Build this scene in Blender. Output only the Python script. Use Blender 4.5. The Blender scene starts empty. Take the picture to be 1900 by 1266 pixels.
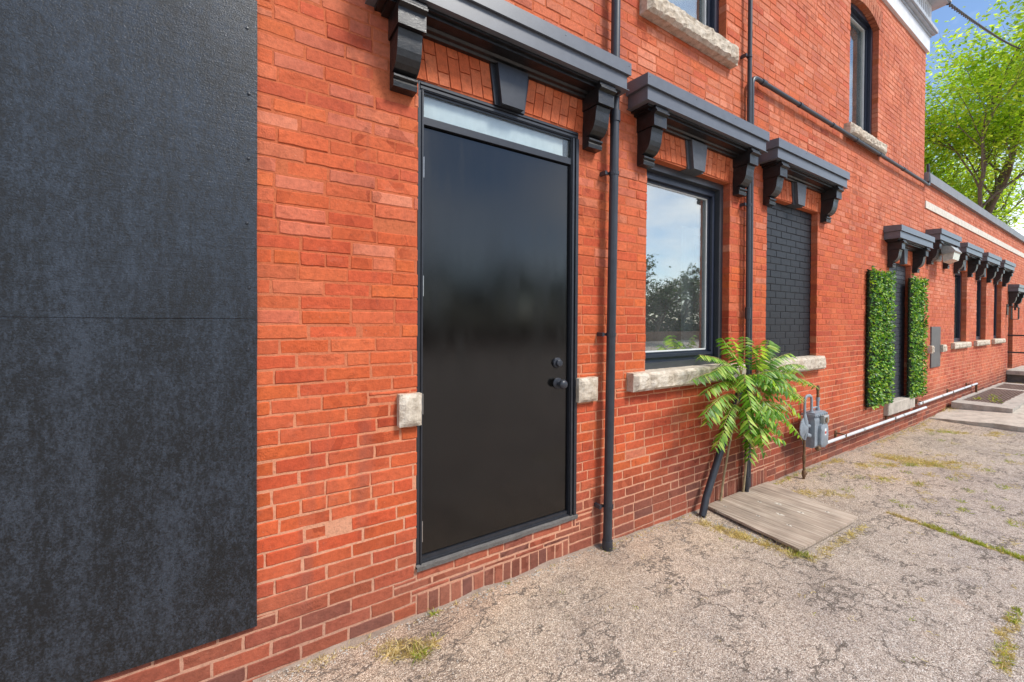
import bpy, bmesh, math, random
from mathutils import Vector, Matrix, noise as mnoise
R = math.radians
rnd = random.Random(7)
scene = bpy.context.scene
COL = scene.collection

# ------------------------------------------------------------------ camera
CAM_POS = Vector((0.0, -1.95, 1.5)); F_PX = 779.52
YAW, PITCH, ROLL = R(33.142), R(-0.5211), R(0.3524)
f0 = Vector((math.sin(YAW), math.cos(YAW), 0)); r0 = Vector((math.cos(YAW), -math.sin(YAW), 0)); u0 = Vector((0, 0, 1))
fw = f0*math.cos(PITCH) + u0*math.sin(PITCH); u1 = -f0*math.sin(PITCH) + u0*math.cos(PITCH)
rt = r0*math.cos(ROLL) + u1*math.sin(ROLL); up = -r0*math.sin(ROLL) + u1*math.cos(ROLL)
cam_data = bpy.data.cameras.new('camera'); cam = bpy.data.objects.new('camera', cam_data); COL.objects.link(cam)
m4 = Matrix.Identity(4)
for i in range(3):
    m4[i][0], m4[i][1], m4[i][2], m4[i][3] = rt[i], up[i], -fw[i], CAM_POS[i]
cam.matrix_world = m4
cam_data.sensor_width = 36.0; cam_data.lens = F_PX*36/1900; cam_data.shift_y = -0.015628
cam_data.clip_start = 0.02; cam_data.clip_end = 2000
scene.camera = cam

# ------------------------------------------------------------------ sky and sun
SUN_AZ, SUN_EL = R(152), R(50)      # azimuth measured clockwise from +Y towards +X
world = bpy.data.worlds.new('World'); scene.world = world; world.use_nodes = True
wn = world.node_tree; wn.nodes.clear()
wo = wn.nodes.new('ShaderNodeOutputWorld'); bg = wn.nodes.new('ShaderNodeBackground')
sky = wn.nodes.new('ShaderNodeTexSky'); sky.sky_type = 'NISHITA'; sky.sun_disc = False
sky.sun_elevation = SUN_EL; sky.sun_rotation = SUN_AZ; sky.air_density = 1.0; sky.dust_density = 0.15; sky.ozone_density = 3.0
tc = wn.nodes.new('ShaderNodeTexCoord'); mp = wn.nodes.new('ShaderNodeMapping')
mp.inputs['Scale'].default_value = (1.3, 1.3, 3.2); mp.inputs['Rotation'].default_value = (0.2, 0.1, 0.5); mp.inputs['Location'].default_value = (30.14, 13.42, 46.42)
nz = wn.nodes.new('ShaderNodeTexNoise'); nz.inputs['Scale'].default_value = 1.9; nz.inputs['Detail'].default_value = 7; nz.inputs['Roughness'].default_value = 0.55
cr = wn.nodes.new('ShaderNodeValToRGB'); cr.color_ramp.elements[0].position = 0.42; cr.color_ramp.elements[1].position = 0.66
cr.color_ramp.elements[1].color = (0.9, 0.9, 0.9, 1)
mix = wn.nodes.new('ShaderNodeMix'); mix.data_type = 'RGBA'
mix.inputs['B'].default_value = (8.6, 8.7, 8.9, 1)
wn.links.new(tc.outputs['Generated'], mp.inputs['Vector']); wn.links.new(mp.outputs[0], nz.inputs['Vector'])
wn.links.new(nz.outputs['Fac'], cr.inputs['Fac']); wn.links.new(cr.outputs['Color'], mix.inputs['Factor'])
wn.links.new(sky.outputs[0], mix.inputs['A']); wn.links.new(mix.outputs['Result'], bg.inputs['Color'])
bg.inputs['Strength'].default_value = 0.105
wn.links.new(bg.outputs[0], wo.inputs['Surface'])
sun_d = bpy.data.lights.new('sun', 'SUN'); sun_d.energy = 2.2; sun_d.angle = R(14); sun_d.color = (1.0, 0.95, 0.87)
sun = bpy.data.objects.new('sun', sun_d); COL.objects.link(sun)
sdir = Vector((math.sin(SUN_AZ)*math.cos(SUN_EL), math.cos(SUN_AZ)*math.cos(SUN_EL), math.sin(SUN_EL)))
sun.rotation_euler = (-sdir).to_track_quat('-Z', 'Y').to_euler()
vs = scene.view_settings
vs.view_transform = 'Standard'; vs.look = 'None'; vs.gamma = 1.0; vs.use_curve_mapping = False; vs.exposure = 0.92
scene.cycles.max_bounces = 6; scene.cycles.diffuse_bounces = 3; scene.cycles.glossy_bounces = 3; scene.cycles.transmission_bounces = 4; scene.cycles.transparent_max_bounces = 6
scene.cycles.caustics_reflective = False; scene.cycles.caustics_refractive = False

# ------------------------------------------------------------------ helpers
class MB:
    """collects shapes for one mesh"""
    def __init__(s): s.v = []; s.f = []; s.t = []; s.mi = []
    def quad(s, pts, tint=None, mi=0):
        b = len(s.v); s.v += [tuple(p) for p in pts]; s.f.append(tuple(range(b, b+len(pts)))); s.t.append(tint); s.mi.append(mi)
    def mesh(s, vs, fs, tint=None, mi=0):
        b = len(s.v); s.v += [tuple(p) for p in vs]
        for f in fs: s.f.append(tuple(b+i for i in f)); s.t.append(tint); s.mi.append(mi)
    def box(s, x0, x1, y0, y1, z0, z1, tint=None, mi=0):
        v = [(x0,y0,z0),(x1,y0,z0),(x1,y1,z0),(x0,y1,z0),(x0,y0,z1),(x1,y0,z1),(x1,y1,z1),(x0,y1,z1)]
        s.mesh(v, [(3,2,1,0),(4,5,6,7),(0,1,5,4),(1,2,6,5),(2,3,7,6),(3,0,4,7)], tint, mi)
    def bbox(s, x0, x1, y0, y1, z0, z1, c=0.004, tint=None):
        """box with chamfered front (-Y) edges"""
        v = [(x0,y1,z0),(x1,y1,z0),(x1,y1,z1),(x0,y1,z1),(x0,y0+c,z0),(x1,y0+c,z0),(x1,y0+c,z1),(x0,y0+c,z1),
             (x0+c,y0,z0+c),(x1-c,y0,z0+c),(x1-c,y0,z1-c),(x0+c,y0,z1-c)]
        s.mesh(v, [(8,9,10,11),(4,5,9,8),(5,6,10,9),(6,7,11,10),(7,4,8,11),(0,1,5,4),(1,2,6,5),(2,3,7,6),(3,0,4,7),(3,2,1,0)], tint)
    def prism(s, prof, x0, x1, tint=None):
        """profile of (y,z) counter-clockwise seen from +X, extruded in X"""
        n = len(prof); v = [(x0,y,z) for y,z in prof] + [(x1,y,z) for y,z in prof]
        fs = [(i, (i+1) % n, n+(i+1) % n, n+i) for i in range(n)]
        s.mesh(v, fs + [tuple(range(n-1,-1,-1)), tuple(range(n, 2*n))], tint)
    def tube(s, pts, r, n=10, cap=True, tint=None):
        pts = [Vector(p) for p in pts]; rs = r if isinstance(r, (list, tuple)) else [r]*len(pts)
        b = len(s.v); prev = None
        for i, p in enumerate(pts):
            d = (pts[min(i+1, len(pts)-1)] - pts[max(i-1, 0)]).normalized()
            if prev is None:
                a = Vector((0,0,1)) if abs(d.z) < 0.9 else Vector((1,0,0)); x = d.cross(a).normalized()
            else:
                x = (prev - d*prev.dot(d)).normalized()
            prev = x; y = d.cross(x)
            for k in range(n):
                t = 2*math.pi*k/n; s.v.append(tuple(p + (x*math.cos(t) + y*math.sin(t))*rs[i]))
        for i in range(len(pts)-1):
            for k in range(n):
                k2 = (k+1) % n
                s.f.append((b+i*n+k, b+i*n+k2, b+(i+1)*n+k2, b+(i+1)*n+k)); s.t.append(tint); s.mi.append(0)
        if cap:
            s.f.append(tuple(b+k for k in range(n-1,-1,-1))); s.t.append(tint); s.mi.append(0)
            e = b+(len(pts)-1)*n; s.f.append(tuple(e+k for k in range(n))); s.t.append(tint); s.mi.append(0)
    def lathe(s, prof, o, axis, n=18, tint=None):
        """prof of (distance along axis, radius)"""
        ax = Vector(axis).normalized(); o = Vector(o)
        s.tube([o + ax*d for d, _ in prof], [r for _, r in prof], n, True, tint)
    def build(s, name, mat, parent=None, smooth=False):
        me = bpy.data.meshes.new(name); me.from_pydata(s.v, [], s.f)
        mats = mat if isinstance(mat, (list, tuple)) else [mat]
        for m in mats: me.materials.append(m)
        if len(mats) > 1: me.polygons.foreach_set('material_index', s.mi)
        if any(t is not None for t in s.t):
            a = me.attributes.new('tint', 'FLOAT_COLOR', 'FACE'); flat = []
            for t in s.t:
                t = t or (0.4, 0.1, 0.05); flat += [t[0], t[1], t[2], 1.0]
            a.data.foreach_set('color', flat)
        if smooth:
            me.shade_smooth() if hasattr(me, 'shade_smooth') else None
            try: me.set_sharp_from_angle(angle=R(40))
            except Exception: pass
        me.update()
        o = bpy.data.objects.new(name, me); COL.objects.link(o)
        if parent is not None: o.parent = parent
        return o

def tag(o, label=None, cat=None, group=None, kind=None):
    if label: o['label'] = label
    if cat: o['category'] = cat
    if group: o['group'] = group
    if kind: o['kind'] = kind
    return o
def empty(name, loc=(0,0,0), label=None, cat=None, group=None):
    o = bpy.data.objects.new(name, None); o.empty_display_size = 0.1; COL.objects.link(o); o.location = loc
    return tag(o, label, cat, group)
def attach(o, parent):
    """parent without moving"""
    o.parent = parent; o.matrix_parent_inverse = Matrix.Translation(-parent.location) if parent.type == 'EMPTY' else Matrix.Identity(4)
    return o
def px_of(p):
    d = Vector(p) - CAM_POS; z = d.dot(fw)
    if z <= 0.05: return None
    return (950 + F_PX*d.dot(rt)/z, 603.307 - F_PX*d.dot(up)/z)

# ------------------------------------------------------------------ materials
class NT:
    def __init__(s, name):
        s.m = bpy.data.materials.new(name); s.m.use_nodes = True; s.t = s.m.node_tree; s.t.nodes.clear()
        s.out = s.n('ShaderNodeOutputMaterial'); s.b = s.n('ShaderNodeBsdfPrincipled'); s.l(s.b.outputs[0], s.out.inputs['Surface'])
        s._pos = None
    def n(s, t, **kw):
        x = s.t.nodes.new(t)
        for k, v in kw.items():
            if hasattr(x, k): setattr(x, k, v)
            else: x.inputs[k].default_value = v
        return x
    def l(s, a, b): s.t.links.new(a, b)
    def pos(s, scale=(1,1,1), rot=(0,0,0)):
        if s._pos is None: s._pos = s.n('ShaderNodeNewGeometry').outputs['Position']
        mp = s.n('ShaderNodeMapping'); mp.inputs['Scale'].default_value = scale; mp.inputs['Rotation'].default_value = rot
        s.l(s._pos, mp.inputs['Vector']); return mp.outputs[0]
    def noise(s, vec, scale, detail=5, rough=0.55):
        x = s.n('ShaderNodeTexNoise'); x.inputs['Scale'].default_value = scale; x.inputs['Detail'].default_value = detail; x.inputs['Roughness'].default_value = rough
        s.l(vec, x.inputs['Vector']); return x.outputs['Fac']
    def ramp(s, fac, stops):
        x = s.n('ShaderNodeValToRGB'); e = x.color_ramp.elements
        while len(e) < len(stops): e.new(0.5)
        for i, (p, c) in enumerate(stops):
            e[i].position = p; c = (c, c, c) if isinstance(c, (int, float)) else c; e[i].color = (*c, 1)
        s.l(fac, x.inputs['Fac']); return x.outputs['Color']
    def mixc(s, fac, a, b, mode='MIX'):
        x = s.n('ShaderNodeMix'); x.data_type = 'RGBA'; x.blend_type = mode
        for v, k in ((fac, 'Factor'), (a, 'A'), (b, 'B')):
            if isinstance(v, (int, float)) and k == 'Factor': x.inputs[k].default_value = v
            elif isinstance(v, tuple): x.inputs[k].default_value = (*v, 1)
            else: s.l(v, x.inputs[k])
        return x.outputs['Result']
    def math(s, op, a, b=0.0):
        x = s.n('ShaderNodeMath'); x.operation = op
        for i, v in enumerate((a, b)):
            if isinstance(v, (int, float)): x.inputs[i].default_value = v
            else: s.l(v, x.inputs[i])
        return x.outputs[0]
    def bump(s, h, strength=0.3, dist=0.002, normal=None):
        x = s.n('ShaderNodeBump'); x.inputs['Strength'].default_value = strength; x.inputs['Distance'].default_value = dist
        s.l(h, x.inputs['Height'])
        if normal is not None: s.l(normal, x.inputs['Normal'])
        s.l(x.outputs[0], s.b.inputs['Normal']); return x.outputs[0]
    def base(s, c):
        if isinstance(c, tuple): s.b.inputs['Base Color'].default_value = (*c, 1)
        else: s.l(c, s.b.inputs['Base Color'])
    def rough(s, v):
        if isinstance(v, (int, float)): s.b.inputs['Roughness'].default_value = v
        else: s.l(v, s.b.inputs['Roughness'])
    def set(s, k, v): s.b.inputs[k].default_value = v

def m_brick():
    t = NT('brick'); at = t.n('ShaderNodeAttribute'); at.attribute_name = 'tint'
    p = t.pos()
    mott = t.ramp(t.noise(p, 38, 4, 0.65), [(0.25, 0.72), (0.5, 1.0), (0.78, 1.22)])
    big = t.ramp(t.noise(p, 1.7, 3), [(0.3, (0.84, 0.76, 0.76)), (0.52, (1, 1, 1)), (0.75, (1.12, 1.25, 1.30))])
    c = t.mixc(1.0, at.outputs['Color'], mott, 'MULTIPLY'); c = t.mixc(1.0, c, big, 'MULTIPLY')
    # kiss marks: darker upright bands across some bricks
    vb = t.n('ShaderNodeTexVoronoi'); vb.inputs['Scale'].default_value = 1.0
    t.l(t.pos((19, 1, 16.3)), vb.inputs['Vector'])
    bsep = t.n('ShaderNodeSeparateColor'); t.l(vb.outputs['Color'], bsep.inputs[0])
    band = t.ramp(bsep.outputs[0], [(0.80, 0.0), (0.84, 1.0)])
    msk = t.ramp(t.noise(p, 1.1, 2), [(0.50, 0.0), (0.60, 0.75)])
    bm = t.math('MULTIPLY', band, msk)
    c = t.mixc(bm, c, t.mixc(1.0, c, (0.66, 0.55, 0.50), 'MULTIPLY'))
    # soot / lime specks with shapes of their own
    sp = t.ramp(t.noise(p, 120, 3, 0.7), [(0.66, 0.0), (0.74, 1.0)])
    c = t.mixc(t.math('MULTIPLY', sp, 0.45), c, (0.55, 0.36, 0.28))
    dk = t.ramp(t.noise(t.pos((1, 1, 0.8)), 75, 4, 0.7), [(0.30, 1.0), (0.36, 0.0)])
    c = t.mixc(t.math('MULTIPLY', dk, 0.6), c, (0.10, 0.035, 0.025))
    # rain streaks and old damp stains, brownish
    st = t.ramp(t.noise(t.pos((4.5, 1, 0.45)), 1.5, 5), [(0.56, 0.0), (0.74, 0.6)])
    c = t.mixc(st, c, (0.27, 0.085, 0.055))
    pk = t.ramp(t.noise(t.pos((1, 1, 1.6)), 7.5, 4, 0.65), [(0.60, 0.0), (0.80, 0.28)])
    c = t.mixc(pk, c, (0.66, 0.25, 0.155))
    t.base(c); t.rough(0.82); t.set('Specular IOR Level', 0.28)
    h = t.math('ADD', t.noise(p, 95, 3, 0.7), t.math('MULTIPLY', t.noise(p, 24, 2), 0.9))
    gouge = t.math('MULTIPLY', t.ramp(t.noise(t.pos((1, 1, 2.0)), 4.5, 2), [(0.60, 0.0), (0.66, 1.0)]), t.noise(t.pos((1.6, 1, 1), (0, .6, 0)), 110, 2, 0.8))
    h = t.math('ADD', h, t.math('MULTIPLY', gouge, 1.6))
    t.bump(h, 0.6, 0.0042)
    return t.m
def m_mortar():
    t = NT('mortar'); p = t.pos()
    sep = t.n('ShaderNodeSeparateXYZ'); t.l(t._pos, sep.inputs[0])
    n1 = t.noise(p, 0.9, 4)
    zz = t.math('ADD', sep.outputs['Z'], t.math('MULTIPLY', n1, 1.3))
    c = t.ramp(t.math('MULTIPLY', zz, 0.25), [(0.16, (0.46, 0.25, 0.175)), (0.28, (0.62, 0.31, 0.195)), (0.42, (0.60, 0.24, 0.130)), (0.56, (0.50, 0.132, 0.058))])
    c = t.mixc(1.0, c, t.ramp(t.noise(p, 60, 5, 0.7), [(0.22, 0.6), (0.5, 1.0), (0.8, 1.15)]), 'MULTIPLY')
    t.base(c); t.rough(0.95); t.set('Specular IOR Level', 0.15); t.bump(t.noise(p, 150, 5, 0.7), 0.7, 0.004); return t.m
def m_simple(name, col, rough=0.5, spec=0.5, metal=0.0, nscale=40, namp=0.15, bump=0.0, bscale=120):
    t = NT(name); p = t.pos(); n = t.noise(p, nscale, 5, 0.6)
    lo = tuple(max(0, c*(1-namp)) for c in col); hi = tuple(c*(1+namp) for c in col)
    t.base(t.ramp(n, [(0.3, lo), (0.7, hi)])); t.rough(rough); t.set('Specular IOR Level', spec); t.set('Metallic', metal)
    if bump: t.bump(t.noise(p, bscale, 4), bump, 0.002)
    return t.m
def m_blackdoor():
    t = NT('door_black_paint'); p = t.pos((5, 5, 0.9)); s = t.noise(p, 1.7, 6, 0.62)
    t.base(t.ramp(t.noise(t.pos(), 3, 5), [(0.35, (0.0022, 0.0020, 0.0020)), (0.7, (0.0045, 0.0042, 0.004))]))
    t.rough(t.ramp(s, [(0.32, 0.07), (0.5, 0.13), (0.70, 0.24)])); t.set('Specular IOR Level', 0.65)
    t.bump(t.math('ADD', t.noise(t.pos(), 300, 2), t.math('MULTIPLY', t.noise(t.pos((2.2, 1, .7)), 1.6, 2), 4.0)), 0.035, 0.004); return t.m
def m_sheet():
    t = NT('black_sheet'); p = t.pos()
    blot = t.noise(t.pos((1.5, 1, 1)), 2.6, 7, 0.68); drip = t.noise(t.pos((9, 1, 0.8)), 1.4, 4)
    grain = t.noise(p, 190, 3, 0.7)
    fine = t.noise(t.pos((1, 1, 0.45)), 75, 4, 0.75)
    k = t.math('ADD', t.math('MULTIPLY', blot, 0.34), t.math('ADD', t.math('MULTIPLY', drip, 0.20), t.math('ADD', t.math('MULTIPLY', grain, 0.50), t.math('MULTIPLY', fine, 0.46))))
    t.base(t.ramp(k, [(0.60, (0.0012, 0.0013, 0.0016)), (0.70, (0.0055, 0.0068, 0.009)), (0.86, (0.034, 0.043, 0.058))]))
    t.rough(t.ramp(k, [(0.54, 0.60), (0.70, 0.40), (0.85, 0.24)])); t.set('Specular IOR Level', 0.55)
    t.bump(t.math('ADD', grain, t.math('MULTIPLY', t.noise(t.pos((0.5, 1, 14)), 6, 3), 0.5)), 0.55, 0.0025); return t.m
def m_gloss_black():
    t = NT('old_gloss_black'); p = t.pos()
    t.base(t.ramp(t.noise(p, 30, 5), [(0.4, (0.005, 0.005, 0.006)), (0.75, (0.015, 0.016, 0.018))]))
    t.rough(t.ramp(t.noise(p, 18, 4), [(0.3, 0.28), (0.7, 0.5)])); t.set('Specular IOR Level', 0.6)
    t.bump(t.math('ADD', t.noise(p, 70, 5, 0.65), t.noise(p, 220, 3)), 0.35, 0.003); return t.m
def m_stone():
    t = NT('rough_stone'); p = t.pos()
    c = t.ramp(t.noise(p, 22, 7, 0.68), [(0.28, (0.30, 0.235, 0.17)), (0.5, (0.57, 0.49, 0.39)), (0.74, (0.76, 0.69, 0.59))])
    c = t.mixc(t.ramp(t.noise(p, 5, 4), [(0.5, 0.0), (0.75, 0.45)]), c, (0.42, 0.29, 0.19))
    t.base(c); t.rough(0.9); t.set('Specular IOR Level', 0.2)
    t.bump(t.math('ADD', t.noise(p, 40, 6, 0.7), t.noise(p, 150, 4)), 0.8, 0.006); return t.m
def m_ground():
    t = NT('worn_asphalt'); p = t.pos()
    v = t.n('ShaderNodeTexVoronoi'); v.inputs['Scale'].default_value = 215; t.l(p, v.inputs['Vector'])
    sc = t.n('ShaderNodeSeparateColor'); t.l(v.outputs['Color'], sc.inputs[0])
    agg = t.ramp(sc.outputs[0], [(0.0, (0.26, 0.205, 0.165)), (0.2, (0.48, 0.395, 0.325)), (0.65, (0.68, 0.58, 0.485)), (0.9, (0.84, 0.75, 0.65)), (1.0, (0.95, 0.90, 0.83))])
    c = t.mixc(1.0, agg, t.ramp(v.outputs['Distance'], [(0.30, 1.0), (0.68, 0.55)]), 'MULTIPLY')
    c = t.mixc(1.0, c, t.ramp(t.noise(p, 26, 4, 0.7), [(0.28, 0.74), (0.5, 1.0), (0.75, 1.12)]), 'MULTIPLY')
    big = t.ramp(t.noise(p, 1.25, 6, 0.62), [(0.28, (0.76, 0.75, 0.76)), (0.5, (1.0, 0.98, 0.96)), (0.72, (1.12, 1.08, 1.03))])
    c = t.mixc(1.0, c, big, 'MULTIPLY')
    sep = t.n('ShaderNodeSeparateXYZ'); t.l(t._pos, sep.inputs[0])
    nearw = t.math('ADD', sep.outputs['Y'], t.math('MULTIPLY', t.noise(p, 1.6, 4), 0.9))
    tan = t.ramp(t.math('ADD', t.math('MULTIPLY', nearw, 0.35), 0.5), [(0.20, (0.95, 0.97, 1.02)), (0.60, (1.04, 0.97, 0.89)), (0.72, (0.98, 0.82, 0.71))])
    c = t.mixc(1.0, c, tan, 'MULTIPLY')
    # tar-grey patches, oil drips, rust and lime marks
    oil = t.ramp(t.noise(p, 2.1, 5, 0.6), [(0.58, 0.0), (0.72, 0.6)])
    c = t.mixc(oil, c, t.mixc(1.0, c, (0.56, 0.56, 0.60), 'MULTIPLY'))
    drip = t.ramp(t.noise(t.pos((1, 1, 1), (0, 0, 1.1)), 9, 2), [(0.70, 0.0), (0.76, 0.6)])
    c = t.mixc(drip, c, (0.14, 0.125, 0.12))
    rs = t.ramp(t.noise(t.pos((1, 1, 1), (0, 0, 2.0)), 4.5, 3), [(0.66, 0.0), (0.80, 0.5)])
    c = t.mixc(rs, c, (0.48, 0.30, 0.20))
    lime = t.ramp(t.noise(t.pos((1.0, 1, 1), (0, 0, 0.4)), 6, 5, 0.7), [(0.68, 0.0), (0.78, 0.55)])
    c = t.mixc(lime, c, (0.80, 0.76, 0.71))
    # hairline cracks that wander and break up
    def ridge(scale, w, rot, st):
        n = t.noise(t.pos(st, (0, 0, rot)), scale, 8, 0.62); d = t.math('ABSOLUTE', t.math('SUBTRACT', n, 0.5))
        return t.ramp(d, [(w*0.35, 1.0), (w, 0.0)])
    k1 = t.math('MULTIPLY', ridge(1.3, 0.0080, 0.5, (1, 1.4, 1)), t.ramp(t.noise(p, 2.7, 3), [(0.42, 0.0), (0.50, 0.9)]))
    k2 = t.math('MULTIPLY', ridge(2.9, 0.0105, 1.4, (0.7, 1.6, 1)), t.ramp(t.noise(t.pos((1.3, 0.7, 1)), 3.3, 4), [(0.44, 0.0), (0.54, 0.85)]))
    k3 = t.math('MULTIPLY', ridge(5.2, 0.0120, 2.3, (0.6, 1.5, 1)), t.ramp(t.noise(t.pos((0.8, 1.2, 1)), 2.2, 3), [(0.52, 0.0), (0.60, 0.4)]))
    k2 = t.math('MAXIMUM', k2, k3)
    k = t.math('MAXIMUM', k1, k2)
    c = t.mixc(k, c, (0.10, 0.083, 0.07))
    t.base(c); t.rough(0.92); t.set('Specular IOR Level', 0.2)
    h = t.math('SUBTRACT', t.math('MULTIPLY', t.noise(p, 55, 3, 0.7), 0.9), t.math('MULTIPLY', v.outputs['Distance'], 0.8))
    t.bump(h, 0.9, 0.006); return t.m
def m_concrete(name='concrete', col=(0.46, 0.42, 0.37)):
    t = NT(name); p = t.pos()
    c = t.ramp(t.noise(p, 9, 7, 0.68), [(0.25, tuple(x*0.62 for x in col)), (0.5, col), (0.78, tuple(min(1, x*1.3) for x in col))])
    c = t.mixc(1.0, c, t.ramp(t.noise(p, 140, 3, 0.7), [(0.3, 0.72), (0.6, 1.05)]), 'MULTIPLY')
    t.base(c); t.rough(0.92); t.set('Specular IOR Level', 0.2); t.bump(t.math('ADD', t.noise(p, 40, 6, 0.7), t.noise(p, 180, 3)), 0.6, 0.004); return t.m
def m_plywood():
    t = NT('weathered_plywood'); p = t.pos((1.5, 26, 8), (0, 0, R(8)))
    p2 = t.pos((5, 80, 8), (0, 0, R(98)))
    g = t.noise(t.pos((42, 2.2, 8), (0, 0, R(-8))), 1.3, 6, 0.6)
    c = t.ramp(g, [(0.25, (0.18, 0.135, 0.105)), (0.48, (0.36, 0.285, 0.225)), (0.72, (0.54, 0.455, 0.375))])
    c = t.mixc(1.0, c, t.ramp(t.noise(t.pos(), 4.5, 5), [(0.3, 0.75), (0.6, 1.1)]), 'MULTIPLY')
    cr = t.ramp(t.noise(t.pos((130, 3.5, 8), (0, 0, R(-8))), 1.0, 4), [(0.66, 0.0), (0.72, 0.7)])
    c = t.mixc(cr, c, (0.10, 0.075, 0.06))
    t.base(c); t.rough(0.9); t.set('Specular IOR Level', 0.2); t.bump(g, 0.5, 0.003); return t.m
def m_leaf(name, lo, mid, hi, trans=0.35, nscale=14):
    t = NT(name)
    oi = t.n('ShaderNodeNewGeometry')
    c = t.ramp(oi.outputs['Random Per Island'], [(0.0, lo), (0.55, mid), (1.0, hi)])
    c = t.mixc(1.0, c, t.ramp(t.noise(t.pos(), nscale, 3), [(0.3, 0.75), (0.7, 1.25)]), 'MULTIPLY')
    t.base(c); t.rough(0.42); t.set('Specular IOR Level', 0.4)
    tr = t.n('ShaderNodeBsdfTranslucent'); t.l(t.mixc(1.0, c, (1.5, 1.6, 0.7), 'MULTIPLY'), tr.inputs['Color'])
    mx = t.n('ShaderNodeMixShader'); mx.inputs[0].default_value = trans
    t.l(t.b.outputs[0], mx.inputs[1]); t.l(tr.outputs[0], mx.inputs[2]); t.l(mx.outputs[0], t.out.inputs['Surface']); return t.m
def m_glass(refl=0.55, tint=(0.75, 0.82, 0.84), haze_film=0.03):
    t = NT('window_glass'); g = t.n('ShaderNodeBsdfGlossy'); g.inputs['Roughness'].default_value = 0.015; g.inputs['Color'].default_value = (0.80, 0.80, 0.76, 1)
    tr = t.n('ShaderNodeBsdfTransparent'); tr.inputs['Color'].default_value = (*tint, 1)
    mx = t.n('ShaderNodeMixShader'); mx.inputs[0].default_value = refl
    bp = t.n('ShaderNodeBump'); bp.inputs['Strength'].default_value = 0.02; bp.inputs['Distance'].default_value = 0.002
    t.l(t.noise(t.pos(), 3.0, 2), bp.inputs['Height']); t.l(bp.outputs[0], g.inputs['Normal'])
    t.l(tr.outputs[0], mx.inputs[1]); t.l(g.outputs[0], mx.inputs[2])
    df = t.n('ShaderNodeBsdfDiffuse'); df.inputs['Color'].default_value = (0.72, 0.75, 0.72, 1); m2 = t.n('ShaderNodeMixShader')
    t.l(t.math('MULTIPLY', t.ramp(t.noise(t.pos((1, 1, 0.5)), 5, 5), [(0.3, 0.6), (0.7, 1.3)]), haze_film), m2.inputs[0])  # pale dust film that doubles as painted haze, lifting the reflection
    t.l(mx.outputs[0], m2.inputs[1]); t.l(df.outputs[0], m2.inputs[2]); t.l(m2.outputs[0], t.out.inputs['Surface']); return t.m

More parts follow.
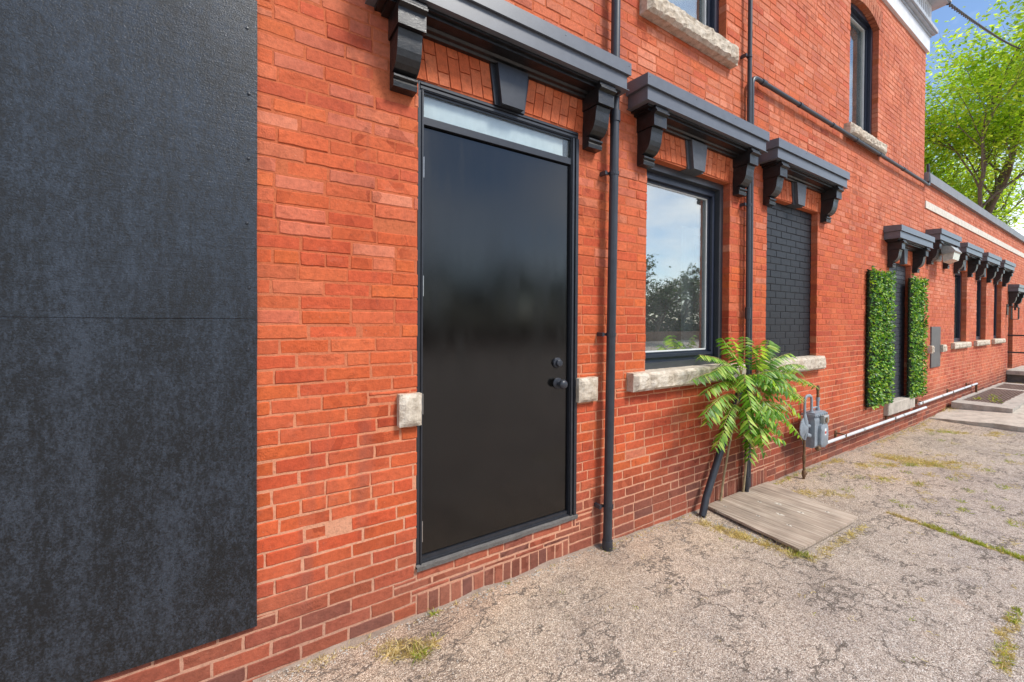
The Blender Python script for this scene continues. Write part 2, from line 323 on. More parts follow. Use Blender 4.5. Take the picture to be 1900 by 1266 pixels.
M = dict(
    brick=m_brick(), mortar=m_mortar(), door=m_blackdoor(), sheet=m_sheet(), gloss=m_gloss_black(), stone=m_stone(),
    ground=m_ground(), concrete=m_concrete(), slab=m_concrete('pale_concrete', (0.52, 0.46, 0.39)), ply=m_plywood(),
    oldconc=m_concrete('grimy_concrete', (0.16, 0.148, 0.138)),
    dirt=m_concrete('packed_dirt', (0.30, 0.225, 0.175)),
    darkconc=m_concrete('dark_concrete', (0.17, 0.155, 0.14)),
    fascia=m_simple('grey_metal_fascia', (0.115, 0.125, 0.145), 0.36, 0.5, 0, 12, 0.1),
    frame=m_simple('black_frame_paint', (0.022, 0.024, 0.030), 0.33, 0.55, 0, 30, 0.2, 0.1),
    keygrey=m_simple('dark_grey_keystone', (0.075, 0.080, 0.090), 0.45, 0.5, 0, 40, 0.2, 0.4), casing=m_simple('dark_metal_casing', (0.050, 0.054, 0.062), 0.36, 0.5, 0, 12, 0.1),
    navy=m_simple('dark_window_cladding', (0.020, 0.026, 0.045), 0.38, 0.5, 0, 20, 0.15),
    pipe=m_simple('black_pipe_plastic', (0.030, 0.033, 0.042), 0.40, 0.5, 0, 15, 0.2, 0.05),
    blackbrick=m_simple('black_painted_brick', (0.011, 0.012, 0.016), 0.5, 0.4, 0, 45, 0.3, 0.6, 110),
    litblackbrick=m_simple('lightened_black_brick', (0.045, 0.049, 0.060), 0.5, 0.45, 0, 45, 0.25, 0.5, 110),  # same black brick paint, colour lightened to offset shade in the doorway
    steel=m_simple('bare_steel', (0.55, 0.54, 0.52), 0.38, 0.5, 0.9, 30, 0.15),
    meter=m_simple('meter_grey_paint', (0.25, 0.285, 0.32), 0.45, 0.5, 0, 25, 0.18, 0.15),
    rust=m_simple('rusty_iron', (0.17, 0.10, 0.055), 0.85, 0.25, 0.2, 35, 0.5, 0.5),
    gaspipe=m_simple('pale_grey_pipe', (0.58, 0.60, 0.62), 0.45, 0.5, 0, 12, 0.14),
    blind=m_simple('white_blind', (0.72, 0.75, 0.74), 0.8, 0.2, 0, 20, 0.06),
    room=m_simple('dark_room', (0.05, 0.05, 0.05), 0.9, 0.1),
    white=m_simple('white_trim', (0.74, 0.75, 0.73), 0.5, 0.4, 0, 20, 0.06),
    cornice=m_simple('grey_cornice_paint', (0.42, 0.45, 0.49), 0.55, 0.4, 0, 8, 0.12),
    cornwhite=m_simple('white_cornice_paint', (0.68, 0.69, 0.71), 0.55, 0.4, 0, 8, 0.08),
    slat=m_simple('dark_slot', (0.045, 0.055, 0.075), 0.6, 0.4),
    box=m_simple('grey_utility_paint', (0.125, 0.12, 0.115), 0.6, 0.4, 0, 10, 0.1),
    limeband=m_simple('cream_stone_band', (0.66, 0.60, 0.52), 0.85, 0.2, 0, 14, 0.14, 0.3),
    coping=m_simple('grey_coping_metal', (0.20, 0.20, 0.205), 0.5, 0.5, 0, 6, 0.12),
    bark=m_simple('tree_bark', (0.15, 0.12, 0.10), 0.9, 0.2, 0, 18, 0.35, 0.6, 40),
    stem=m_simple('sapling_bark', (0.40, 0.31, 0.18), 0.75, 0.3, 0, 30, 0.25),
    rachis=m_simple('leaf_stalk', (0.30, 0.22, 0.09), 0.6, 0.3),
    leaf=m_leaf('sapling_leaf', (0.06, 0.18, 0.018), (0.20, 0.40, 0.04), (0.52, 0.64, 0.14), 0.40),
    treeleaf=m_leaf('locust_leaf', (0.20, 0.32, 0.035), (0.40, 0.54, 0.05), (0.66, 0.70, 0.13), 0.55, 3),
    darkleaf=m_leaf('yard_tree_leaf', (0.014, 0.04, 0.010), (0.032, 0.075, 0.018), (0.07, 0.12, 0.03), 0.25, 3),
    hedge=m_leaf('plastic_hedge_leaf', (0.020, 0.085, 0.012), (0.11, 0.31, 0.028), (0.46, 0.64, 0.06), 0.2, 40),
    hedgeback=m_simple('hedge_mat', (0.02, 0.028, 0.014), 0.9, 0.1),
    straw=m_leaf('dry_grass_blade', (0.36, 0.26, 0.11), (0.60, 0.47, 0.21), (0.74, 0.62, 0.34), 0.3, 20),
    weed=m_leaf('green_weed_blade', (0.16, 0.23, 0.025), (0.34, 0.38, 0.05), (0.56, 0.52, 0.13), 0.35, 20),
    grate=m_simple('rusty_grate_iron', (0.20, 0.135, 0.11), 0.8, 0.3, 0.1, 20, 0.35, 0.4),
    pit=m_simple('recess_shade', (0.012, 0.011, 0.010), 0.95, 0.1),  # near-black colour stands in for shade in the drain pit and nail holes
    cable=m_simple('twisted_cable', (0.06, 0.058, 0.055), 0.6, 0.4),
    fence=m_simple('brown_board_fence', (0.23, 0.15, 0.115), 0.85, 0.2, 0, 4, 0.2),
    red=m_simple('red_sticker', (0.50, 0.05, 0.04), 0.5, 0.4), glassy=m_simple('lamp_lens', (0.55, 0.52, 0.44), 0.25, 0.6, 0, 20, 0.2),
    lampgrey=m_simple('cast_aluminium', (0.40, 0.39, 0.36), 0.45, 0.5, 0.5, 25, 0.2),
    pane=m_glass(0.50, haze_film=0.045), paneclear=m_glass(0.10, (0.93, 0.96, 0.96)), panedark=m_glass(0.22, (0.5, 0.55, 0.6)))

# ------------------------------------------------------------------ ground
GP = [(-400, .05), (-1, .055), (.64, .058), (1.7, .068), (2.1, .05), (3, .02), (4.5, .012), (6.4, -.01), (8.6, -.02), (10.6, .05), (15.4, .115), (22, .13), (600, .13)]
def ground_z(x, y):
    z = GP[-1][1]
    for (a, za), (b, zb) in zip(GP, GP[1:]):
        if a <= x <= b: t = (x-a)/(b-a); z = za + (zb-za)*t; break
    if y < -3: z -= min(0.25, (-3-y)*0.012)
    return z
def axis_list(dense0, dense1, step, far0, far1):
    a = []; x = dense0
    while x <= dense1 + 1e-6: a.append(x); x += step
    d = step
    x = dense0; left = []
    while x > far0: d *= 1.45; x -= d; left.append(max(x, far0))
    d = step; x = dense1; right = []
    while x < far1: d *= 1.45; x += d; right.append(min(x, far1))
    return left[::-1] + a + right
gx = axis_list(-0.5, 10.0, 0.05, -450, 600); gy = axis_list(-2.4, 0.2, 0.05, -450, 450)
g = MB()
for y in gy:
    for x in gx:
        nz_ = 0.0
        if -3 < y < 0.3 and -1 < x < 14: nz_ = 0.010*mnoise.noise(Vector((x*1.1, y*1.1, 3))) + 0.004*mnoise.noise(Vector((x*5, y*5, 1)))
        g.v.append((x, y, ground_z(x, y) + nz_))
nx = len(gx)
for j in range(len(gy)-1):
    for i in range(nx-1):
        g.f.append((j*nx+i, j*nx+i+1, (j+1)*nx+i+1, (j+1)*nx+i)); g.t.append(None); g.mi.append(0)
tag(g.build('ground', M['ground'], None, True), kind='structure')

# ------------------------------------------------------------------ brick walls
COURSE, BL = 0.0613, 0.1965
ZTOP_MAIN, ZTOP_WING = 5.66, 3.68
XC = 8.75                                     # where the tall part ends
HOODS = [  # cx, top z, half width, bracket inner offset, opening?
    (1.243, 3.080, .775, .535), (2.935, 3.080, .765, .530), (4.620, 3.078, .760, .530), (7.775, 2.757, .735, .455),
    (9.45, 2.935, .60, .40), (11.08, 2.90, .615, .43), (12.73, 2.885, .63, .43), (14.38, 2.885, .615, .42), (16.05, 2.45, .55, .33)]
OPEN = {  # x0,x1,z0,z1
    'door': (.728, 1.752, .29, 2.66), 'win': (2.392, 3.438, 1.15, 2.66), 'blind': (4.05, 5.102, 1.15, 2.66),
    'blind_door': (7.29, 8.19, .44, 2.337), 'up1': (2.42, 3.352, 3.742, 5.33), 'up2': (5.885, 6.79, 3.752, 5.33),
    'w6': (10.63, 11.51, 1.165, 2.48), 'w7': (12.31, 13.17, 1.17, 2.465), 'w8': (13.95, 14.78, 1.17, 2.465), 'd9': (15.62, 16.25, .40, 2.03)}
ARCH = {k: (HOODS[i][0]-HOODS[i][3], HOODS[i][0]+HOODS[i][3], HOODS[i][1]-.42, HOODS[i][1]-.19) for k, i in
        (('door', 0), ('win', 1), ('blind', 2), ('blind_door', 3), ('w6', 5), ('w7', 6), ('w8', 7), ('d9', 8))}
SOLDIER = [(.728, 1.70, .02, .168), (3.13, 4.10, -.05, .165)]
holes = list(OPEN.values()) + list(ARCH.values()) + SOLDIER
holes += [(-5, .05, .30, 2.74), (.728, 1.752, .232, .30)]     # covered by the black sheets / threshold row
holes += [(.632, .738, 1.0, 1.152), (1.742, 1.900, 1.003, 1.151), (2.20, 3.60, 1.03, 1.155), (3.90, 5.17, 1.02, 1.155),
          (2.30, 3.42, 3.60, 3.745), (5.74, 6.87, 3.63, 3.755), (7.15, 8.26, .285, .445),
          (10.45, 11.63, 1.06, 1.165), (12.13, 13.29, 1.065, 1.17), (13.77, 14.92, 1.07, 1.17), (9.06, 9.15, 1.035, 1.154), (9.69, 9.87, 1.035, 1.154),
          (XC+.06, 40, 3.275, 3.385)]
def subtract(rects, h):
    out = []
    for (a, b, c, d) in rects:
        x0, x1, z0, z1 = h
        if b <= x0 or a >= x1 or d <= z0 or c >= z1: out.append((a, b, c, d)); continue
        if c < z0: out.append((a, b, c, z0))
        if d > z1: out.append((a, b, z1, d))
        c2, d2 = max(c, z0), min(d, z1)
        if a < x0: out.append((a, x0, c2, d2))
        if b > x1: out.append((x1, b, c2, d2))
    return out
def brick_tint(x, z, r):
    k = mnoise.noise(Vector((x*.55, z*.8, 2.3)))*0.5 + 0.5; k2 = mnoise.noise(Vector((x*.9, z*1.1, 7.7)))
    pal = [(.53, .098, .031), (.55, .109, .036), (.48, .074, .030), (.55, .126, .047), (.51, .092, .026), (.42, .064, .028), (.51, .108, .045), (.55, .118, .031)]
    pale = [(.56, .185, .098), (.54, .160, .080), (.60, .225, .135), (.52, .135, .060), (.51, .15, .09)]
    up_ = min(1, max(0, (z-1.75)/1.4)) * .75 + (k-.5)*.7 + min(.4, max(0, (x-5)/10))
    c = r.choice(pale) if r.random() < up_*(1 if z > 1.6 else .35) else r.choice(pal)
    mean_ = (.54, .100, .034) if z < 2 else (.58, .136, .060)
    fx = min(.65, max(0, (x-4)/9)); mean_ = tuple(v*(1-fx) + m_*fx for v, m_ in zip(mean_, (.62, .225, .140)))
    c = tuple(v*(.60-.25*fx) + m_*(.40+.25*fx) for v, m_ in zip(c, mean_))
    if k2 > .12 and z < 1.6: q = min(.5, (k2-.12)*2.2); c = tuple(v*(1-q) + m_*q for v, m_ in zip(c, (.42, .066, .036)))     # a redder batch
    low = min(1, max(0, (.54 + (k-.5)*.22 - z)/.32))*r.uniform(.7, 1.15); low = min(1, low)
    br = r.choice([(.23, .076, .050), (.27, .082, .048), (.19, .070, .050), (.31, .088, .052)])
    c = tuple(v*(1-low) + m_*low for v, m_ in zip(c, br)); s = r.uniform(.90, 1.08)
    return tuple(v*s for v in c)
def brick_geo(mb, x0, x1, z0, z1, tint, depth=.014, right_open=False, left_open=False, fine=True, r=rnd):
    j = .0044
    a = x0 + (0 if left_open else j*r.uniform(.55, 1.25)); b = x1 - (0 if right_open else j*r.uniform(.55, 1.25)); c = z0 + j*r.uniform(.6, 1.2); d = z1 - j*r.uniform(.6, 1.2)
    if b-a < .012 or d-c < .008: return
    yf = r.uniform(-.0022, .0015); ch = r.uniform(.0022, .0042)
    n = (6 if fine else 1) if (b-a) > .12 else (3 if fine else 1)
    ring = []
    for i in range(n+1): ring.append((a+(b-a)*i/n, c))
    ring.append((b, (c+d)/2)) if fine else None
    for i in range(n, -1, -1): ring.append((a+(b-a)*i/n, d))
    ring.append((a, (c+d)/2)) if fine else None
    jj = .0016 if fine else .0006
    ring = [(x + (0 if (right_open and x > b-.001) or (left_open and x < a+.001) else r.uniform(-jj, jj)), z + r.uniform(-jj, jj)) for x, z in ring]
    m = len(ring); mx, mz = (a+b)/2, (c+d)/2; tilt = r.uniform(-.006, .006)
    def ins(x, z, k):
        return (x + (k if x < mx else -k) * (1 if abs(x-mx) > (b-a)*.45 else 0), z + (k if z < mz-.001 else (-k if z > mz+.001 else 0)))
    v = [(x, depth, z) for x, z in ring] + [(x, yf+ch*.8+tilt*(x-mx), z) for x, z in ring]
    v += [(*(lambda q: (q[0], yf+tilt*(x-mx), q[1]))(ins(x, z, ch)),) for x, z in ring]
    fs = []
    for i in range(m):
        k = (i+1) % m
        fs += [(i, k, m+k, m+i), (m+i, m+k, 2*m+k, 2*m+i)]
    fs.append(tuple(range(2*m, 3*m)))
    mb.mesh(v, fs, tint)
cells = []
def lay(x0, x1, z0, z1, seed):
    r = random.Random(seed); n0 = int(math.floor(z0/COURSE))
    for n in range(n0, int(z1/COURSE)+1):
        a, b = n*COURSE + .009, (n+1)*COURSE + .009
        b = min(b, z1)
        if b - a < .02: continue
        x = x0 - BL*((.5 if n % 2 else 0) + r.uniform(-.06, .06) + .25)
        hdr = (n % 17 == 11)
        while x < x1:
            L = BL*(.5 if (hdr or r.random() < .02) else 1)*r.uniform(.965, 1.035)
            for rc in [q for q in cut((max(x, x0), min(x+L, x1), a, b))]: cells.append((*rc, r.random()))
            x += L
def cut(rc):
    rs = [rc]
    if rc[1]-rc[0] < .02: return []
    for h in holes: rs = subtract(rs, h)
    return [q for q in rs if q[1]-q[0] > .018 and q[3]-q[2] > .014]

building = empty('brick_building', (3.0, 0, 0), 'two-storey orange-red brick building with black hoods over its door and windows', 'building')
wing = empty('brick_wing', (12.0, 0, 0), 'low single-storey brick wing with cream stone band and grey coping', 'building')
def par(o, p=None): return attach(o, p or building)

def wall_body(x0, x1, z0, z1, names, depth=.30):
    """mortar backing with real openings: a grid of blocks around the holes"""
    hs = [OPEN[k] for k in names]
    xs = sorted({x0, x1, *[h[0]-.003 for h in hs], *[h[1]+.003 for h in hs]}); zs = sorted({z0, z1, *[h[2] for h in hs], *[h[3] for h in hs]})
    mb = MB(); inside = lambda x, z: any(h[0]-.003 < x < h[1]+.003 and h[2] < z < h[3] for h in hs)
    solid = [[not inside((a+b)/2, (c+d)/2) for c, d in zip(zs, zs[1:])] for a, b in zip(xs, xs[1:])]
    Y0 = .0020
    for i, (a, b) in enumerate(zip(xs, xs[1:])):
        for k, (c, d) in enumerate(zip(zs, zs[1:])):
            if not solid[i][k]: continue
            mb.quad([(a, Y0, c), (b, Y0, c), (b, Y0, d), (a, Y0, d)])
            if i+1 >= len(solid) or not solid[i+1][k]: mb.quad([(b, Y0, c), (b, depth, c), (b, depth, d), (b, Y0, d)])
            if i == 0 or not solid[i-1][k]: mb.quad([(a, depth, c), (a, Y0, c), (a, Y0, d), (a, depth, d)])
            if k+1 >= len(solid[i]) or not solid[i][k+1]: mb.quad([(a, Y0, d), (b, Y0, d), (b, depth, d), (a, depth, d)])
            if k == 0 or not solid[i][k-1]: mb.quad([(a, depth, c), (b, depth, c), (b, Y0, c), (a, Y0, c)])
    return mb
main_names = ['door', 'win', 'blind', 'blind_door', 'up1', 'up2']; wing_names = ['w6', 'w7', 'w8', 'd9']
wb = wall_body(-4.0, XC, -.4, ZTOP_MAIN+.9, main_names)
wb.box(XC-.30, XC-.006, .31, 8.0, -.4, ZTOP_MAIN+.9); wb.box(-4.0, -3.7, .31, 8.0, -.4, ZTOP_MAIN+.9); wb.box(-3.7, XC-.30, 7.7, 8.0, -.4, ZTOP_MAIN+.9); wb.box(-4.0, XC, .3, 8.0, ZTOP_MAIN+.9, ZTOP_MAIN+1.0)
par(wb.build('wall', M['mortar']))
wb = wall_body(XC+.001, 24.0, -.4, ZTOP_WING, wing_names)
wb.box(XC, 24.0, .31, 6.0, 3.45, 3.55); wb.box(23.7, 24.0, .31, 6.0, -.4, 3.45); wb.box(XC, 23.7, 5.7, 6.0, -.4, 3.45)
par(wb.build('wall', M['mortar']), wing)
lay(-1.2, XC, -.12, ZTOP_MAIN, 11)
n_main = len(cells)
lay(XC, 19.0, -.12, ZTOP_WING, 12)
def area_px(c):
    if c[3] < .3 and False: return 0
    ps = [px_of((x, 0, z)) for x, z in ((c[0], c[2]), (c[1], c[2]), (c[1], c[3]), (c[0], c[3]))]
    if any(p is None for p in ps): return 0
    cx = sum(p[0] for p in ps)/4; cy = sum(p[1] for p in ps)/4
    if not (-20 < cx < 1920 and -10 < cy < 1276): return 0
    if c[3] < ground_z(c[0], 0): return 0
    return abs(sum(ps[i][0]*ps[(i+1) % 4][1] - ps[(i+1) % 4][0]*ps[i][1] for i in range(4)))/2
order = sorted(range(n_main), key=lambda i: -area_px(cells[i])); single = set(order[:285])
jambs_r = [(h[1], h[2], h[3]) for h in OPEN.values()]; jambs_l = [(h[0], h[2], h[3]) for h in OPEN.values()]
def edge_flags(c):
    ro = any(abs(c[1]-x) < .004 and c[3] > z0+.01 and c[2] < z1-.01 for x, z0, z1 in jambs_l)      # brick's right side faces an opening
    lo = any(abs(c[0]-x) < .004 and c[3] > z0+.01 and c[2] < z1-.01 for x, z0, z1 in jambs_r)
    return ro, lo
stuff_main, stuff_wing = MB(), MB(); variants = {}
for i, c in enumerate(cells):
    x0, x1, z0, z1, q = c; rr = random.Random(i*7+3)
    if z1 < ground_z(x0, 0)-.03: continue
    ro, lo = edge_flags(c); dep = .068 if (ro or lo) else .014
    if i in single:
        w, h = x1-x0, z1-z0; tint = brick_tint((x0+x1)/2, (z0+z1)/2, rr)
        if not (ro or lo) and abs(h-COURSE) < .001 and .17 < w < .21 and z0 > .45:
            band = int(z0/0.5); key = (band, rr.randrange(14))
            if key not in variants:
                mb = MB(); brick_geo(mb, -BL/2, BL/2, -COURSE/2, COURSE/2, tint, .014, r=rr)
                variants[key] = mb.build('brick', M['brick']); o = variants[key]
            else:
                o = variants[key].copy(); COL.objects.link(o)
            o.location = ((x0+x1)/2, rr.uniform(-.0012, .0012), (z0+z1)/2); o.scale = (w/BL, 1, 1)
        else:
            mb = MB(); brick_geo(mb, x0, x1, z0, z1, tint, dep, ro, lo, r=rr); o = mb.build('brick', M['brick'])
        par(o)
    else:
        mb = stuff_main if i < n_main else stuff_wing
        brick_geo(mb, x0, x1, z0, z1, brick_tint((x0+x1)/2, (z0+z1)/2, rr), dep, ro, lo, fine=(x0 < 4.2 and i < n_main), r=rr)
par(tag(stuff_main.build('brickwork', M['brick']), kind='stuff'))
par(tag(stuff_wing.build('brickwork', M['brick']), kind='stuff'), wing)
# soldier courses at the foot of the wall and the row under the threshold
for (a, b, c, d), sd in zip(SOLDIER, (5, 6)):
    rr = random.Random(sd); x = a
    while x < b-.03:
        w = rr.uniform(.056, .066); mb = MB()
        brick_geo(mb, x, min(x+w, b), ground_z(x, 0)-.06, d - rr.uniform(0, .006), rr.choice([(.26, .085, .052), (.21, .075, .05), (.31, .10, .06), (.18, .066, .048)]), .016, r=rr)
        par(mb.build('brick', M['brick'])); x += w
rr = random.Random(9); x = .728
while x < 1.73:
    w = min(rr.choice((.2, .2, .1)), 1.752-x); mb = MB(); brick_geo(mb, x, x+w, .234, .292, rr.choice([(.34, .085, .045), (.28, .085, .055), (.38, .10, .055)]), .05, r=rr)
    par(mb.build('brick', M['brick'])); x += w

# ------------------------------------------------------------------ hoods
BRK = [(0, -.16), (-.150, -.16), (-.158, -.175), (-.158, -.187), (-.168, -.198), (-.168, -.206), (-.146, -.216), (-.146, -.288), (-.124, -.292),
       (-.117, -.318), (-.114, -.345), (-.110, -.372), (-.101, -.400), (-.086, -.424), (-.066, -.440), (-.044, -.448), (-.036, -.452),
       (-.055, -.456), (-.062, -.464), (-.062, -.472), (-.050, -.480), (-.054, -.486), (-.058, -.494), (-.054, -.515), (0, -.515)]
def arch_bricks(cx, zt, half, parent, root, nside):
    z0, z1 = zt-.42, zt-.203; rr = random.Random(int(cx*100)); kb, kt = .098, .128
    pieces = []
    for sgn in (-1, 1):
        for i in range(nside):
            for part in (0, 1):
                f0_, f1_ = i/nside, (i+1)/nside
                sp = rr.uniform(.35, .65) if part == 0 else None
                if part == 0: cutz = z0 + (z1-z0)*([.30, .62, .45, .70][i % 4]); zz = (z0, cutz)
                else: zz = (cutz, z1)
                if zz[1]-zz[0] < .02: continue
                def X(f, z):
                    k = (z-z0)/(z1-z0); inner = kb + (kt-kb)*k; outer_b, outer_t = half*1.0, half*1.055
                    o_ = outer_b + (outer_t-outer_b)*k
                    return cx + sgn*(inner + (o_-inner)*f)
                g_ = .0028
                def clampx(x): return max(cx-half-.02, min(cx+half+.02, x))
                camber = lambda x: .012*(1-((x-cx)/half)**2)
                pts = [(clampx(X(f0_, zz[0])+sgn*g_), zz[0]+g_), (clampx(X(f1_, zz[0])-sgn*g_), zz[0]+g_), (clampx(X(f1_, zz[1])-sgn*g_), zz[1]-g_), (clampx(X(f0_, zz[1])+sgn*g_), zz[1]-g_)]
                if abs(pts[1][0]-pts[0][0]) < .012 and abs(pts[2][0]-pts[3][0]) < .012: continue
                pts = [(x, z + camber(x)) for x, z in pts]
                if sgn < 0: pts = pts[::-1]
                y0 = -.004 + rr.uniform(-.001, .001)
                mb = MB(); tint = rr.choice([(.58, .150, .060), (.56, .135, .050), (.60, .17, .075), (.54, .12, .042)])
                v = [(x, y0, z) for x, z in pts] + [(x, .066, z) for x, z in pts]
                mb.mesh(v, [(0, 1, 2, 3), (1, 0, 4, 5), (2, 1, 5, 6), (3, 2, 6, 7), (0, 3, 7, 4)], tint)
                o = mb.build('brick', M['brick']); o.parent = parent; o.matrix_parent_inverse = Matrix.Identity(4)
def hood(i, kind, nside=7, fine=True):
    cx, zt, hw, bi = HOODS[i]; root = building if i < 4 else wing
    mb = MB(); fl = .073
    mb.prism([(0, zt-fl), (0, zt+.012), (-.18, zt), (-.18, zt-fl), (-.172, zt-fl), (-.172, zt-fl+.004)][::-1], cx-hw, cx+hw)
    mb.box(cx-hw+.02, cx+hw-.02, -.163, -.0, zt-.16, zt-fl+.001)
    mb.box(cx-hw+.008, cx+hw-.008, -.172, -.0, zt-.163, zt-.159)
    if fine:
        for x in [cx-hw+.02+k*(2*hw-.04)/3 for k in range(4)]:
            mb.lathe([(0, .0035), (.0025, .0028), (.003, .0)], (x, -.1795, zt-.022), (0, -1, 0), 6)
    h = par(mb.build('hood', M['fascia']), root)
    if kind: h['label'] = kind
    sub = lambda mb, n, m, sm=False: setattr_parent(mb.build(n, m, None, sm), h)
    s = MB(); s.box(cx-hw+.05, cx+hw-.05, -.140, 0, zt-.176, zt-.1635); s.box(cx-hw+.08, cx+hw-.08, -.120, 0, zt-.190, zt-.1765)
    s.prism([(0, zt-.2165), (0, zt-.191), (-.060, zt-.191), (-.052, zt-.202), (-.034, zt-.206), (-.028, zt-.2165)][::-1], cx-bi, cx+bi)
    sub(s, 'soffit_moulding', M['gloss'])
    for sg in (-1, 1):
        b = MB(); xc = cx + sg*(bi+.063)
        b.prism([(y, zt+z) for y, z in BRK[:8]] + [(0, zt-.288)], xc-.064, xc+.064)
        b.prism([(0, zt-.2885)] + [(y, zt+z) for y, z in BRK[8:]], xc-.056, xc+.056)
        sub(b, 'bracket', M['gloss'])
    if i == 4: return h
    k = MB(); z0, z1 = zt-.425, zt-.217
    def trap(hb, ht, y0, y1):
        v = [(cx-hb, y0, z0), (cx+hb, y0, z0), (cx+ht, y0, z1), (cx-ht, y0, z1), (cx-hb, y1, z0), (cx+hb, y1, z0), (cx+ht, y1, z1), (cx-ht, y1, z1)]
        k.mesh(v, [(0, 1, 2, 3), (1, 0, 4, 5), (2, 1, 5, 6), (3, 2, 6, 7), (0, 3, 7, 4)])
    sc = 1.0 if bi > .5 else .8
    trap(.096*sc, .126*sc, -.014, .06); trap(.070*sc, .098*sc, -.046, -.014)
    sub(k, 'keystone', M['keygrey'] if i else M['frame'])
    arch_bricks(cx, zt, bi, h, root, nside)
    return h
def setattr_parent(o, p):
    o.parent = p; o.matrix_parent_inverse = p.matrix_world.inverted() if False else Matrix.Identity(4); return o
hood(0, 'wide black and grey hood on scroll brackets above the black door')
hood(1, 'grey hood on scroll brackets above the glazed window')
hood(2, 'grey hood on scroll brackets above the black bricked-up window', 8)
hood(3, 'hood above the black bricked-up doorway between the leaf panels', 7, False)
hood(4, 'hood over plain wall with a floodlight under it', 0, False)
for i, n in ((5, 'first'), (6, 'middle'), (7, 'last')): hood(i, n + ' hood in the row of three narrow far windows', 5, False)
hood(8, 'lowest hood, over the far doorway', 4, False)

# ------------------------------------------------------------------ front door
x0, x1, z0, z1 = OPEN['door']
d = MB(); LX0, LX1, LZ0, LZ1 = .762, 1.694, .342, 2.448
d.bbox(LX0, LX1, .022, .066, LZ0, LZ1, .002)
leaf = par(tag(d.build('door', M['door']), 'glossy black painted steel door leaf'))
fr = MB()
for a, b in ((x0, .757), (1.699, x1)):
    fr.box(a, b, .004, .10, z0, 2.617)
    if a < 1: fr.box(a+.018, b-.006, -.004, .004, z0, 2.617); 
    else: fr.box(a+.006, a+.020, -.004, .004, z0, 2.617); fr.box(a+.032, b, -.006, .004, z0, 2.617)
fr.box(x0, x1, .003, .10, 2.617, 2.66); fr.box(x0+.01, x1-.01, -.002, .003, 2.622, 2.634); fr.box(x0+.01, x1-.01, -.006, .003, 2.641, 2.650)
fr.box(.757, 1.699, .006, .09, 2.456, 2.492); fr.box(.757, 1.699, .012, .09, 2.606, 2.617)
fr.box(.757, 1.699, .014, .09, z0+.015, .337); fr.box(.757, 1.699, .004, .02, z0+.015, .318)
setattr_parent(fr.build('door_frame', M['frame']), leaf)
p = MB(); p.box(.757, 1.699, .020, .025, 2.490, 2.606); setattr_parent(p.build('transom_pane', M['paneclear']), leaf)
p = MB()
n = 46
for k in range(n):
    xa = .757 + .90*k/n; xb = .757 + .90*(k+1)/n; ya = .036 + .0010*math.sin(k*1.7); yb = .036 + .0010*math.sin((k+1)*1.7)
    p.quad([(xa, ya, 2.49), (xb, yb, 2.49), (xb, yb, 2.62), (xa, ya, 2.62)])
setattr_parent(p.build('transom_curtain', M['blind']), leaf)
for z in (2.25, 1.67, 1.09, .46):
    h = MB(); h.tube([(.7595, .016, z-.05), (.7595, .016, z+.05)], .0055, 8)
    setattr_parent(h.build('hinge', M['steel']), leaf)
k = MB(); k.lathe([(0, .032), (.006, .033), (.012, .030), (.014, .022), (.030, .021), (.034, .017), (.035, .0)], (1.612, .022, 1.250), (0, -1, 0), 20)
k.box(1.6095, 1.6145, -.0145, -.010, 1.240, 1.256)
setattr_parent(k.build('deadbolt', M['pipe'], None, True), leaf)
k = MB(); k.lathe([(0, .034), (.005, .035), (.010, .031), (.012, .015), (.028, .013), (.034, .020), (.044, .027), (.056, .029), (.066, .025), (.072, .014), (.073, .0)], (1.618, .022, 1.126), (0, -1, 0), 20)
setattr_parent(k.build('knob', M['pipe'], None, True), leaf)
t = MB()
n = 24; rr = random.Random(4)
v = []
for i in range(n+1):
    x = x0-.004 + (x1-x0+.012)*i/n; q = rr.uniform(-.003, .003)
    v += [(x, -.012+q, .283), (x, -.016+q, .306+q*.5), (x, .03, .312), (x, .11, .312)]
fs = []
for i in range(n):
    for j in range(3): fs.append((4*i+j, 4*i+4+j, 4*i+5+j, 4*i+1+j))
t.mesh(v, fs); setattr_parent(t.build('threshold', M['oldconc']), leaf)

